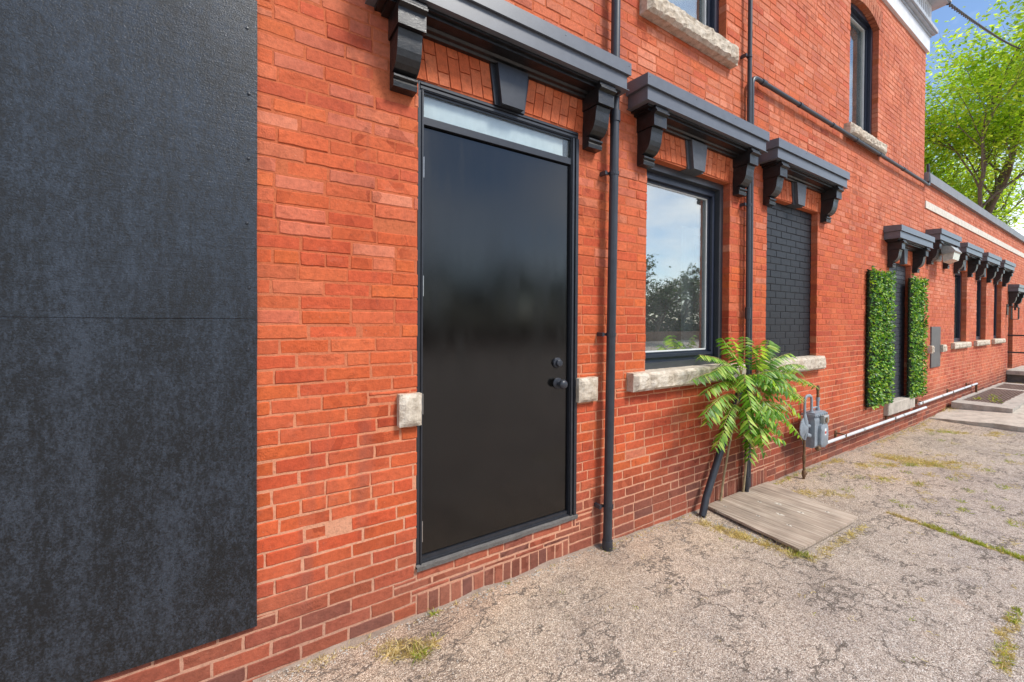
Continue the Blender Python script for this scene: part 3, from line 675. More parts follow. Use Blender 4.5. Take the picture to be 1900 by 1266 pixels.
# rough stone blocks
def rough_block(name, x0, x1, z0, z1, proj, parent, label=None, n=(10, 5), amp=.008, back=.05, group=None):
    mb = MB(); nx_, nz_ = n
    def P(x, z, front):
        e = min((x-x0)/.03, (x1-x)/.03, (z-z0)/.02, (z1-z)/.02, 1)
        e = max(0, e)
        nn = mnoise.noise(Vector((x*22, z*22, x0*7)))*amp + mnoise.noise(Vector((x*60, z*60, 1.3)))*amp*.5
        return (x + mnoise.noise(Vector((z*30, x0, 5)))*.002, -proj*(0.72+.28*e) + nn*(.35+.65*e), z + mnoise.noise(Vector((x*18, z0, 9)))*.0035)
    gr = [[P(x0+(x1-x0)*i/nx_, z0+(z1-z0)*j/nz_, 1) for j in range(nz_+1)] for i in range(nx_+1)]
    b = len(mb.v)
    for i in range(nx_+1):
        for j in range(nz_+1): mb.v.append(gr[i][j])
    W = nz_+1
    for i in range(nx_):
        for j in range(nz_): mb.f.append((b+i*W+j, b+(i+1)*W+j, b+(i+1)*W+j+1, b+i*W+j+1)); mb.t.append(None); mb.mi.append(0)
    rim = [(i, 0) for i in range(nx_+1)] + [(nx_, j) for j in range(1, nz_+1)] + [(i, nz_) for i in range(nx_-1, -1, -1)] + [(0, j) for j in range(nz_-1, 0, -1)]
    b2 = len(mb.v)
    for i, j in rim: q = gr[i][j]; mb.v.append((q[0], back, q[2]))
    m = len(rim)
    for k in range(m):
        i, j = rim[k]; i2, j2 = rim[(k+1) % m]
        mb.f.append((b+i*W+j, b2+k, b2+(k+1) % m, b+i2*W+j2)); mb.t.append(None); mb.mi.append(0)
    o = mb.build(name, M['stone'])
    if label: o['label'] = label
    return o
par(rough_block('stone_block', .630, .738, 1.0, 1.152, .045, building, 'rough stone block left of the door', (8, 10)))
par(rough_block('stone_block', 1.742, 1.902, 1.003, 1.151, .045, building, 'rough stone block right of the door', (9, 9)))
par(rough_block('stone_block', 9.06, 9.15, 1.035, 1.154, .07, wing, None, (4, 5)), wing)
par(rough_block('stone_block', 9.69, 9.87, 1.035, 1.154, .07, wing, None, (4, 5)), wing)

# ------------------------------------------------------------------ windows
def room(name, x0, x1, z0, z1, parent, deep=1.2):
    mb = MB()
    mb.quad([(x0-.3, deep, z0-.3), (x1+.3, deep, z0-.3), (x1+.3, deep, z1+.3), (x0-.3, deep, z1+.3)])
    mb.quad([(x0-.3, .30, z0-.3), (x0-.3, deep, z0-.3), (x0-.3, deep, z1+.3), (x0-.3, .30, z1+.3)]); mb.quad([(x1+.3, deep, z0-.3), (x1+.3, .30, z0-.3), (x1+.3, .30, z1+.3), (x1+.3, deep, z1+.3)])
    mb.quad([(x0-.3, .30, z1+.3), (x0-.3, deep, z1+.3), (x1+.3, deep, z1+.3), (x1+.3, .30, z1+.3)]); mb.quad([(x0-.3, deep, z0-.3), (x0-.3, .30, z0-.3), (x1+.3, .30, z0-.3), (x1+.3, deep, z0-.3)])
    return setattr_parent(mb.build(name, M['room']), parent)
def frame_ring(mb, x0, x1, z0, z1, w, y0, y1, wb=None):
    wb = wb or w
    mb.box(x0, x0+w, y0, y1, z0, z1); mb.box(x1-w, x1, y0, y1, z0, z1); mb.box(x0+w, x1-w, y0, y1, z1-w, z1); mb.box(x0+w, x1-w, y0, y1, z0, z0+wb)
x0, x1, z0, z1 = OPEN['win']
w = MB(); frame_ring(w, x0, x1, z0, z1, .050, .060, .20, .050)       # outer casing
win = par(tag(w.build('window', M['casing']), 'tall window with grey metal casing and reflecting pane'))
w = MB(); frame_ring(w, x0+.050, x1-.050, z0+.050, z1-.050, .034, .105, .19); frame_ring(w, x0+.084, x1-.084, z0+.084, z1-.084, .022, .090, .17); frame_ring(w, x0+.106, x1-.106, z0+.106, z1-.106, .016, .118, .17)
setattr_parent(w.build('sash', M['navy']), win)
w = MB(); frame_ring(w, x0+.122, x1-.122, z0+.122, z1-.122, .010, .128, .16); setattr_parent(w.build('glazing_bead', M['white']), win)
w = MB(); w.box(x0+.126, x1-.126, .135, .142, z0+.126, z1-.126); setattr_parent(w.build('pane', M['pane']), win)
w = MB(); n = 14
for k in range(n):
    xa = x1-.30+.17*k/n; xb = x1-.30+.17*(k+1)/n; ya = .24+.012*math.sin(k*1.9); yb = .24+.012*math.sin((k+1)*1.9)
    w.quad([(xa, ya, z0+.1), (xb, yb, z0+.1), (xb, yb, z1-.35), (xa, ya, z1-.35)])
setattr_parent(w.build('curtain', M['blind']), win)
w = MB(); w.box(x1-.24, x1-.16, .17, .172, 2.23, 2.295); w.box(x1-.24, x1-.16, .17, .172, 2.155, 2.222)
setattr_parent(w.build('paper_tag', M['white']), win)
room('room_interior', x0, x1, z0, z1, win)
setattr_parent(rough_block('sill', 2.205, 3.60, 1.03, 1.155, .075, building, 'rough pale stone sill', (44, 7), .011, .062), win)

def black_infill(key, label, sill, seed, mk='blackbrick', yb=.058, sillproj=.075, nsill=(40, 7)):
    x0, x1, z0, z1 = OPEN[key]; rr = random.Random(seed)
    mb = MB(); mb.box(x0, x1, yb+.006, .2, z0, z1)
    o = par(tag(mb.build('bricked_up_opening', M[mk]), label))
    H = .0655 if seed == 1 else .0625; n = int((z1-z0)/H)+1
    for r_ in range(n):
        a = z0 + r_*H; b = min(a+H, z1)
        if b-a < .02: continue
        x = x0 - (0.10 if r_ % 2 else 0)
        while x < x1:
            L = .2*rr.uniform(.98, 1.02); xa, xb = max(x, x0), min(x+L, x1)
            if xb-xa > .025:
                q = MB(); y = yb + rr.uniform(-.001, .001); q.bbox(xa+.003, xb-.003, y, yb+.02, a+.003, b-.003, .0028); setattr_parent(q.build('brick', M[mk]), o)
            x += L
    if sill:
        s = rough_block('sill', *sill, sillproj, building, None, nsill, .010, .056); setattr_parent(s, o)
    return o
black_infill('blind', 'window opening bricked up and painted black', (3.90, 5.17, 1.02, 1.155), 1)
bd = black_infill('blind_door', 'doorway bricked up and painted black', None, 2, 'litblackbrick')
s = MB(); s.bbox(7.15, 8.26, -.05, .056, .285, .445, .008); setattr_parent(s.build('sill', M['slab']), bd)

def upper_window(key, label, sill):
    x0, x1, z0, z1 = OPEN[key]
    w = MB(); frame_ring(w, x0, x1, z0, z1, .06, .064, .2, .05); o = par(tag(w.build('window', M['navy']), label))
    w = MB(); frame_ring(w, x0+.06, x1-.06, z0+.05, z1-.06, .03, .10, .18); setattr_parent(w.build('sash', M['navy']), o)
    w = MB(); frame_ring(w, x0+.09, x1-.09, z0+.08, z1-.09, .014, .12, .17); setattr_parent(w.build('glazing_bead', M['white']), o)
    w = MB(); w.box(x0+.1, x1-.1, .135, .142, z0+.09, z1-.1); setattr_parent(w.build('pane', M['pane']), o)
    w = MB(); w.quad([(x0+.05, .25, z0), (x1-.05, .25, z0), (x1-.05, .25, z1), (x0+.05, .25, z1)]); setattr_parent(w.build('blind', M['blind']), o)
    room('room_interior', x0, x1, z0, z1, o)
    setattr_parent(rough_block('sill', *sill, .085, building, None, (36, 7), .014, .062), o)
    # segmental arch of headers
    rr = random.Random(3); xm = (x0+x1)/2; hwid = (x1-x0)/2
    mb = MB(); mb.box(x0, x1, .064, .2, z1, z1+.01)
    for ring in (0, 1):
        n = 15
        for k in range(n):
            a0, a1 = -1+2*k/n, -1+2*(k+1)/n
            def pt(a, h): zz = z1-.12 + .12*(1-a*a) + h*(.115); return (xm + a*(hwid+.02) + a*h*.05, zz)
            q = [pt(a0+.01, ring+.02), pt(a1-.01, ring+.02), pt(a1-.01, ring+.97), pt(a0+.01, ring+.97)]
            b_ = MB(); v = [(x, -.003, z) for x, z in q] + [(x, .064, z) for x, z in q]
            b_.mesh(v, [(0, 1, 2, 3), (1, 0, 4, 5), (2, 1, 5, 6), (3, 2, 6, 7), (0, 3, 7, 4)], rr.choice([(.44, .14, .07), (.40, .12, .06), (.48, .17, .09)]))
            setattr_parent(b_.build('brick', M['brick']), o)
    return o
upper_window('up1', 'upper window cut off by the top of the picture', (2.30, 3.42, 3.60, 3.745))
upper_window('up2', 'upper window with arched head near the corner', (5.74, 6.87, 3.63, 3.755))
def narrow_window(key, label, sill):
    x0, x1, z0, z1 = OPEN[key]
    w = MB(); frame_ring(w, x0, x1, z0, z1, .07, .075, .2); o = par(tag(w.build('window', M['navy']), label), wing)
    w = MB(); w.box(x0+.07, x1-.07, .12, .126, z0+.07, z1-.07); setattr_parent(w.build('pane', M['panedark']), o)
    room('room_interior', x0, x1, z0, z1, o)
    setattr_parent(rough_block('sill', *sill, .065, wing, None, (16, 4), .01, .07), o)
narrow_window('w6', 'nearest of the three narrow windows', (10.45, 11.63, 1.06, 1.165))
narrow_window('w7', 'middle of the three narrow windows', (12.13, 13.29, 1.065, 1.17))
narrow_window('w8', 'farthest of the three narrow windows', (13.77, 14.92, 1.07, 1.17))
x0, x1, z0, z1 = OPEN['d9']
w = MB(); w.box(x0+.05, x1-.05, .10, .14, z0, z1-.06); o = par(tag(w.build('door', M['door']), 'far dark door behind the landing'), wing)
w = MB(); w.box(x0, x0+.05, .07, .2, z0, z1); w.box(x1-.05, x1, .07, .2, z0, z1); w.box(x0+.05, x1-.05, .07, .2, z1-.06, z1); setattr_parent(w.build('door_frame', M['frame']), o)

# wing: stone band and coping
b = MB(); b.box(XC+.06, 24.0, -.012, .02, 3.275, 3.385); par(b.build('stone_band', M['limeband']), wing)
b = MB(); b.prism([(-.045, 3.665), (-.05, 3.66), (-.05, 3.80), (.33, 3.83), (.33, 3.665)], XC+.02, 24.0); par(b.build('coping', M['coping']), wing)

# main cornice, returning round the corner
b = MB(); XE = XC
b.box(-4, XE+.035, -.035, .30, ZTOP_MAIN-.045, ZTOP_MAIN+.175); b.box(XE-.30, XE+.035, .30, 8, ZTOP_MAIN-.045, ZTOP_MAIN+.175)
cor = par(tag(b.build('cornice', M['cornwhite']), 'pale grey frieze board of the roof cornice'))
b = MB()
for k, (pr, za, zb) in enumerate(((.05, .176, .205), (.085, .206, .225), (.11, .226, .275), (.075, .276, .305))):
    b.box(-4, XE+pr, -pr, .30, ZTOP_MAIN+za, ZTOP_MAIN+zb); b.box(XE-.30, XE+pr, .30, 8, ZTOP_MAIN+za, ZTOP_MAIN+zb)
setattr_parent(b.build('ledge_moulding', M['cornice']), cor)
b = MB(); zl = ZTOP_MAIN+.306; b.box(-4, XE+.02, -.02, .30, zl, zl+.34); b.box(XE-.3, XE+.02, .3, 8, zl, zl+.34); setattr_parent(b.build('frieze_backing', M['slat']), cor)
x = 6.4
while x < XE-.03:
    b = MB(); b.box(x, x+.05, -.042, -.0205, zl+.045, zl+.275); setattr_parent(b.build('slat', M['cornwhite']), cor); x += .088
b = MB()
b.box(-4, XE+.045, -.045, -.0205, zl, zl+.045); b.box(-4, XE+.045, -.045, -.0205, zl+.275, zl+.34); b.box(XE-.03, XE+.045, -.045, -.0205, zl+.045, zl+.275); b.box(XE+.0205, XE+.045, -.0205, 8, zl, zl+.34)
setattr_parent(b.build('frieze_rail', M['cornwhite']), cor)
b = MB(); zs = zl+.341; b.box(-4.2, XE+.20, -.20, 8.2, zs, zs+.02); b.box(-4.2, XE+.225, -.225, 8.2, zs+.0205, zs+.15); setattr_parent(b.build('eave', M['cornice']), cor)

# ------------------------------------------------------------------ black sheets on the wall
def sheet(z0, z1, y, label, seed, bow=.004):
    mb = MB(); nx_, nz_ = 40, 30; xa, xb = -4.0, .064
    xs = [xb - (xb-xa)*(i/nx_)**1.6 for i in range(nx_, -1, -1)]
    def yy(x, z):
        w_ = mnoise.noise(Vector((x*1.6, z*1.6, seed)))*.004
        for (nx0, nz0) in nails: w_ += -.0 + .006*math.exp(-((x-nx0)**2+(z-nz0)**2)/.0006)
        return y + w_
    nails = [(-.395, z0+.02), (-.395, z1-.02)]
    b = len(mb.v)
    for i in range(nx_+1):
        for j in range(nz_+1):
            z = z0+(z1-z0)*j/nz_; e = mnoise.noise(Vector((z*3, seed, 0)))*.002 if i == nx_ else 0
            mb.v.append((xs[i]+e, yy(xs[i], z), z + (mnoise.noise(Vector((xs[i]*2, seed, 4)))*.002 if j in (0, nz_) else 0)))
    W = nz_+1
    for i in range(nx_):
        for j in range(nz_): mb.f.append((b+i*W+j, b+(i+1)*W+j, b+(i+1)*W+j+1, b+i*W+j+1)); mb.t.append(None); mb.mi.append(0)
    mb.box(xa, xb-.001, y+.006, -.0035, z0+.001, z1-.001)
    o = mb.build('wall_sheet', M['sheet'], None, True); tag(o, label, 'panel', 'black sheets covering the wall')
    k = 0
    for z in [z0+.12+(z1-z0-.24)*i/4 for i in range(5)]:
        n_ = MB(); n_.lathe([(0, .006), (.0025, .005), (.0035, .0)], (xb-.03+.004*math.sin(z*9), y-.0005, z), (0, -1, 0), 8); q = n_.build('nail', M['frame']); q.parent = o
    return o
sheet(1.504, 2.745, -.020, 'upper black painted sheet fixed over the brick wall', 2.0)
sheet(.286, 1.5032, -.0188, 'lower black painted sheet fixed over the brick wall', 5.0)

# ------------------------------------------------------------------ pipes on the wall
def bend(a, b, c, r, n=6):
    a, b, c = Vector(a), Vector(b), Vector(c); d1 = (a-b).normalized(); d2 = (c-b).normalized()
    p0, p1 = b+d1*r, b+d2*r
    return [tuple((p0*(1-t)**2 + b*2*t*(1-t) + p1*t*t)) for t in [i/n for i in range(n+1)]]
def pipe_thing(name, label, cat, pts, r, mat, clamps=(), collars=(), group=None, n=14):
    e = empty(name, pts[0], label, cat, group)
    mb = MB(); mb.tube(pts, r, n); attach(mb.build('pipe', mat, None, True), e)
    for p, ax in clamps:
        c = MB(); ax = Vector(ax); p = Vector(p); c.tube([p-ax*.011, p+ax*.011], r+.0035, n); c.box(p.x-r-.034, p.x-r+.004, -.045, -.030, p.z-.008, p.z+.008); c.box(p.x-r-.036, p.x-r-.018, -.05, -.001, p.z-.012, p.z+.012)
        attach(c.build('pipe_clamp', mat), e)
    for p, ax, L in collars:
        c = MB(); ax = Vector(ax); p = Vector(p); c.tube([p-ax*L, p-ax*L*.98, p+ax*L*.98, p+ax*L], [r+.001, r+.005, r+.005, r+.001], n); attach(c.build('collar', mat, None, True), e)
    return e
Zv = (0, 0, 1)
pipe_thing('drainpipe', 'thick black drainpipe running down the wall beside the door', 'pipe', [(1.966, -.062, .05), (1.986, -.062, 1.5), (2.0, -.062, 2.6), (2.012, -.062, 6.0)], .0285, M['pipe'],
           [((1.9725, -.062, .33), Zv), ((1.985, -.062, 1.42), Zv), ((1.998, -.062, 2.44), Zv)], [((2.0035, -.062, 2.80), Zv, .035), ((1.967, -.062, .085), Zv, .03)])
pipe_thing('conduit_riser', 'slim black downpipe between the glazed and the bricked-up window', 'pipe', [(3.652, -.05, .05), (3.640, -.05, 1.5), (3.630, -.05, 2.5), (3.618, -.05, 6.0)], .0175, M['pipe'],
           [((3.632, -.05, 2.50), Zv), ((3.622, -.05, 3.75), Zv)], [((3.638, -.05, 1.58), Zv, .05), ((3.651, -.05, .13), Zv, .05)])
pts = [(3.690, -.045, .09), (3.680, -.045, 2.5)] + bend((3.678, -.045, 3.2), (3.672, -.045, 3.605), (4.2, -.05, 3.605), .09) + [(5.5, -.05, 3.607), (8.45, -.05, 3.603)]
pts += bend((8.45, -.05, 3.603), (8.80, -.045, 3.600), (8.80, -.045, 4.0), .06) + [(8.80, -.03, 3.93)]
pipe_thing('wall_conduit', 'dark conduit bending off to run level under the upper window sills', 'pipe', pts, .019, M['pipe'], [], [((3.86, -.047, 3.605), (1, 0, 0), .03), ((4.55, -.05, 3.605), (1, 0, 0), .02), ((5.3, -.05, 3.606), (1, 0, 0), .02), ((5.95, -.05, 3.606), (1, 0, 0), .02), ((6.7, -.05, 3.605), (1, 0, 0), .02), ((7.6, -.05, 3.604), (1, 0, 0), .02)])
pipe_thing('slanted_drainpipe', 'short black drainpipe slanting down to the ground behind the sapling', 'pipe', [(2.955, -.085, .03), (3.02, -.075, .16), (3.33, -.055, .62), (3.52, -.05, .92)], .0265, M['pipe'])

# ------------------------------------------------------------------ gas meter and gas pipes
gm = empty('gas_meter', (4.7, -.14, ground_z(4.7, 0)), 'grey gas meter with regulator standing against the brick wall', 'gas meter')
gm.scale = (.86, .66, .93)
def gpart(mb, n, m, sm=True, lab=None):
    o = attach(mb.build(n, M[m], None, sm), gm)
    if lab: o['label'] = lab
    return o
mb = MB(); mb.tube([(4.50, -.125, .0), (4.50, -.125, .44)], .016, 12); mb.lathe([(0, .022), (.05, .022)], (4.50, -.125, .20), Zv, 10); mb.lathe([(0, .020), (.03, .026), (.06, .026), (.07, .018)], (4.50, -.125, .03), Zv, 10); mb.box(4.505, 4.535, -.15, -.14, .055, .075)
gpart(mb, 'inlet_riser', 'rust', True, 'rusty lower riser pipe')
mb = MB(); mb.lathe([(0, .03), (.008, .085), (.018, .108), (.026, .110), (.030, .110), (.036, .085), (.050, .055), (.062, .035), (.070, .0)], (4.485, -.105, .535), (0, -1, 0), 24)
for k in range(8):
    a = k*math.pi/4; mb.lathe([(0, .007), (.008, .007), (.009, .0)], (4.485+.098*math.cos(a), -.134, .535+.098*math.sin(a)), (0, -1, 0), 6)
mb.tube([(4.49, -.125, .42), (4.49, -.14, .50), (4.49, -.14, .60), (4.49, -.13, .68)], [.024, .034, .034, .02], 12); mb.tube([(4.50, -.15, .47), (4.58, -.155, .45)], .022, 10); mb.tube([(4.50, -.15, .56), (4.57, -.155, .55)], .018, 10)
gpart(mb, 'regulator', 'meter')
mb = MB(); mb.tube([(4.49, -.13, .66), (4.49, -.13, .78)] + bend((4.49, -.13, .76), (4.49, -.13, .86), (4.57, -.13, .86), .07) + bend((4.57, -.13, .86), (4.66, -.13, .86), (4.66, -.13, .70), .07) + [(4.66, -.13, .68)], .0165, 12)
mb.lathe([(0, .027), (.03, .027)], (4.66, -.13, .665), Zv, 10)
gpart(mb, 'inlet_bend', 'meter')
mb = MB(); X0, X1 = 4.60, 4.90
prof = [(-.205, .345), (-.205, .60), (-.195, .635), (-.165, .66), (-.065, .66), (-.045, .635), (-.045, .345), (-.07, .32), (-.18, .32)]
mb.prism(prof[::-1], X0, X1); mb.box(X0-.012, X1+.012, -.215, -.035, .645, .668); mb.box(X0+.01, X1-.01, -.20, -.05, .668, .682)
for k in range(6): mb.lathe([(0, .008), (.007, .008), (.008, 0)], (X0+.01+.055*k, -.2155, .656), (0, -1, 0), 6)
gpart(mb, 'meter_body', 'meter', False)
mb = MB(); prof2 = []
for k in range(20):
    a = 2*math.pi*k/20; ca, sa = math.cos(a), math.sin(a); prof2.append((4.775 + .095*math.copysign(abs(ca)**.55, ca), .445 + .125*math.copysign(abs(sa)**.55, sa)))
v = [(x, -.205, z) for x, z in prof2] + [(x, -.240, z) for x, z in prof2] + [(4.775+(x-4.775)*.86, -.252, .445+(z-.445)*.88) for x, z in prof2]
fs = [(i, (i+1) % 20, 20+(i+1) % 20, 20+i) for i in range(20)] + [(20+i, 20+(i+1) % 20, 40+(i+1) % 20, 40+i) for i in range(20)] + [tuple(range(40, 60))]
mb.mesh(v, fs)
for k in range(0, 20, 3): mb.lathe([(0, .006), (.006, .006), (.007, 0)], (prof2[k][0]*.94+4.775*.06, -.244, prof2[k][1]), (0, -1, 0), 6)
gpart(mb, 'front_cover', 'meter')
mb = MB(); mb.box(4.755, 4.80, -.2545, -.2525, .445, .515); gpart(mb, 'sticker', 'white', False, 'white sticker with red patch')
mb = MB(); mb.box(4.760, 4.795, -.2565, -.2550, .462, .486); gpart(mb, 'sticker_patch', 'red', False)
mb = MB(); mb.bbox(4.735, 4.865, -.262, -.205, .565, .650, .012); gpart(mb, 'index_window', 'lampgrey', False)
mb = MB(); mb.lathe([(0, .02), (.004, .026), (.01, .026), (.012, .0)], (4.775, -.262, .607), (0, -1, 0), 12); gpart(mb, 'index_dial', 'rust')
mb = MB(); mb.tube([(4.84, -.12, .68), (4.84, -.12, .80)], .019, 12); mb.lathe([(0, .028), (.03, .028)], (4.84, -.12, .682), Zv, 10); mb.lathe([(0, .026), (.035, .026)], (4.84, -.12, .785), Zv, 10)
mb.tube([(4.66, -.125, .72), (4.84, -.12, .72)], .008, 8); gpart(mb, 'outlet_pipe', 'meter')
mb = MB(); mb.tube([(4.84, -.12, .82), (4.84, -.12, .90)], .018, 12); mb.lathe([(0, .023), (.02, .024), (.04, .022), (.052, .012), (.055, 0)], (4.84, -.12, .895), Zv, 12); gpart(mb, 'pipe_cap', 'rust', True, 'rusty capped pipe end')
mb = MB(); mb.tube([(4.86, -.10, .33)] + bend((4.86, -.10, .33), (4.86, -.10, .255), (4.96, -.09, .255), .05) + [(4.96, -.09, .255)], .024, 12); gpart(mb, 'outlet_elbow', 'rust')
def gas_pipe(name, a, b, r, label, brk, tail=None):
    e = empty(name, a, label, 'pipe', 'gas pipes along the foot of the wall')
    mb = MB(); mb.tube([a, b], r, 12); attach(mb.build('pipe', M['gaspipe'], None, True), e)
    for t in (.33, .72):
        p = Vector(a).lerp(Vector(b), t); d_ = (Vector(b)-Vector(a)).normalized(); c = MB(); c.tube([p-d_*.025, p+d_*.025], r+.003, 12); attach(c.build('collar', M['lampgrey'], None, True), e)
    for t in brk:
        p = Vector(a).lerp(Vector(b), t); c = MB(); c.box(p.x-.012, p.x+.012, p.y, -.001, p.z+r, p.z+r+.012); c.box(p.x-.025, p.x+.025, -.012, -.002, p.z-.02, p.z+.05); c.box(p.x-.012, p.x+.012, p.y-r-.004, p.y-r, p.z-r, p.z+r+.012); attach(c.build('bracket', M['rust']), e)
    if tail:
        c = MB(); c.tube(tail, r*.95, 10); c.lathe([(0, .04), (.02, .04)], tail[-1], (0, 0, -1), 10); attach(c.build('drop_leg', M['rust'], None, True), e)
gas_pipe('gas_pipe', (4.95, -.085, .250), (8.62, -.085, .250), .0165, 'long pale gas pipe running from the meter past the doorway sill', (.18, .62))
gas_pipe('gas_pipe', (8.40, -.06, .318), (12.05, -.06, .340), .018, 'farther pale gas pipe stepping up and ending beside the grate', (.03, .5, .86), [(12.02, -.06, .34), (12.02, -.06, .12)])

# ------------------------------------------------------------------ artificial leaf panels
def leaf_panel(x0, x1, z0, z1, label, seed):
    e = empty('leaf_panel', ((x0+x1)/2, -.02, z0), label, 'hedge panel', 'leaf panels flanking the bricked-up doorway'); r_ = random.Random(seed)
    b = MB(); b.box(x0+.02, x1-.02, -.03, -.012, z0+.02, z1-.02)
    k = z0
    while k < z1:
        b.box(x0-.012, x0+.02, -.028, -.016, k, k+.012); b.box(x1-.02, x1+.008, -.028, -.016, k+.02, k+.03); k += .055
    attach(b.build('backing_mat', M['hedgeback']), e)
    m = MB(); n = int((x1-x0)*(z1-z0)*1900)
    for _ in range(n):
        x, z = r_.uniform(x0, x1), r_.uniform(z0, z1)
        x += .022*mnoise.noise(Vector((z*9, x0, 1))); z += .03*mnoise.noise(Vector((x*11, z0, 2)))
        edge = min(x-x0, x1-x, z-z0, z1-z)
        y = -.03 - r_.random()*(.045 if edge > .03 else .03)
        d = Vector((r_.uniform(-1, 1), r_.uniform(-1.1, -.1), r_.uniform(-1, .8))).normalized(); s_ = d.cross(Vector((r_.uniform(-.4, .4), 1, r_.uniform(-.4, .4)))).normalized()
        nrm = d.cross(s_); L, W = r_.uniform(.026, .044), r_.uniform(.010, .016); o = Vector((x, y, z))
        v = [o, o+d*L*.45+s_*W+nrm*.003, o+d*L, o+d*L*.45-s_*W+nrm*.003]
        m.mesh(v, [(0, 1, 2), (0, 2, 3)])
    attach(tag(m.build('leaves', M['hedge']), kind='stuff'), e)
leaf_panel(6.44, 7.27, .445, 2.175, 'artificial green leaf panel on the left of the black doorway', 21)
leaf_panel(8.00, 8.72, .43, 2.175, 'artificial green leaf panel on the right of the black doorway', 22)

# ------------------------------------------------------------------ utility panel, floodlight, lantern
mb = MB(); mb.bbox(9.19, 9.70, -.018, .0, .80, 1.452, .004); tag(mb.build('utility_panel', M['box']), 'flat dark grey panel on the wall between two stone blocks', 'panel')
fl = empty('floodlight', (9.35, -.10, 2.55), 'grey wall floodlight under the hood of the wing', 'lamp')
mb = MB(); mb.bbox(9.26, 9.50, -.06, .0, 2.50, 2.70, .02); mb.tube([(9.38, -.05, 2.62), (9.38, -.14, 2.62)], .03, 10)
mb.prism([(-.10, 2.72), (-.22, 2.70), (-.27, 2.62), (-.25, 2.60), (-.12, 2.58)], 9.18, 9.58); attach(mb.build('housing', M['lampgrey']), fl)
mb = MB(); mb.prism([(-.12, 2.579), (-.25, 2.599), (-.235, 2.50), (-.13, 2.46)], 9.20, 9.56); attach(mb.build('lens', M['glassy']), fl)
ln = empty('lantern', (15.40, -.09, 1.9), 'black framed wall lantern beside the far door', 'lamp')
mb = MB(); mb.box(15.36, 15.44, -.02, 0, 1.72, 1.98); mb.tube([(15.40, -.01, 1.93), (15.40, -.13, 1.93)], .010, 8); attach(mb.build('wall_bracket', M['frame']), ln)
mb = MB(); zt, zb, hw_ = 1.90, 1.62, .055; cy = -.13
for sx in (-1, 1):
    for sy in (-1, 1): mb.box(15.40+sx*hw_-.007, 15.40+sx*hw_+.007, cy+sy*hw_-.007, cy+sy*hw_+.007, zb, zt)
for z in (zb, zt):
    mb.box(15.40-hw_, 15.40+hw_, cy-hw_-.007, cy-hw_+.007, z-.008, z+.008); mb.box(15.40-hw_, 15.40+hw_, cy+hw_-.007, cy+hw_+.007, z-.008, z+.008)
    mb.box(15.40-hw_-.007, 15.40-hw_+.007, cy-hw_, cy+hw_, z-.007, z+.007); mb.box(15.40+hw_-.007, 15.40+hw_+.007, cy-hw_, cy+hw_, z-.007, z+.007)
mb.tube([(15.40, cy, zt+.01), (15.40, cy, zt-.07)], .018, 8); attach(mb.build('cage', M['frame']), ln)

# ------------------------------------------------------------------ landing with rails, drain pit, slab
mb = MB(); mb.bbox(15.46, 17.6, -1.7, -.003, .30, .395, .012); la = tag(mb.build('landing', M['concrete']), 'concrete landing slab in front of the far door', 'landing')
mb = MB(); mb.box(15.56, 17.5, -1.6, -.004, -.1, .2995); q = mb.build('landing_base', M['darkconc']); q.parent = la
rl = empty('hand_railing', (15.5, -.9, .40), 'black tubular handrail on the concrete landing', 'railing')
for z in (1.235, .83):
    mb = MB(); mb.tube([(15.50, -.01, z), (15.50, -1.62, z)], .019, 10); attach(mb.build('rail', M['frame'], None, True), rl)
for y in (-1.6, -.85):
    if y == -.85: continue
    mb = MB(); mb.tube([(15.50, y, .39), (15.50, y, 1.25)], .019, 10); attach(mb.build('post', M['frame'], None, True), rl)
def wavy_slab(name, x0, x1, y0, y1, ztop, h, mat, n=(30, 14), amp=.006, edge=.03, chip=0.0):
    mb = MB(); nx_, ny_ = n
    def P(i, j):
        x, y = x0+(x1-x0)*i/nx_, y0+(y1-y0)*j/ny_
        if i in (0, nx_): x += mnoise.noise(Vector((y*5, x0, 1)))*edge
        if j in (0, ny_): y += mnoise.noise(Vector((x*5, y0, 2)))*edge*.5
        return x, y, ztop(x, y) + mnoise.noise(Vector((x*6, y*6, 3)))*amp
    gr = [[P(i, j) for j in range(ny_+1)] for i in range(nx_+1)]; W = ny_+1
    for i in range(nx_+1):
        for j in range(ny_+1): mb.v.append(gr[i][j])
    for i in range(nx_):
        for j in range(ny_): mb.f.append((i*W+j, (i+1)*W+j, (i+1)*W+j+1, i*W+j+1)); mb.t.append(None); mb.mi.append(0)
    rim = [(i, 0) for i in range(nx_+1)] + [(nx_, j) for j in range(1, ny_+1)] + [(i, ny_) for i in range(nx_-1, -1, -1)] + [(0, j) for j in range(ny_-1, 0, -1)]
    b2 = len(mb.v); m = len(rim)
    for i, j in rim: q = gr[i][j]; mb.v.append((q[0], q[1], q[2]-h))
    for k in range(m):
        i, j = rim[k]; i2, j2 = rim[(k+1) % m]; mb.f.append((b2+k, b2+(k+1) % m, i2*W+j2, i*W+j)); mb.t.append(None); mb.mi.append(0)
    return mb.build(name, mat)
tag(wavy_slab('pavement', 9.14, 15.40, -4.5, -.02, lambda x, y: -.25 if (x > 10.32 and y > -.66) else ground_z(x, y)+.016+.055*min(1, max(0, (-y)/.75)), .2, M['slab'], (50, 60), .006, .05), kind='structure')
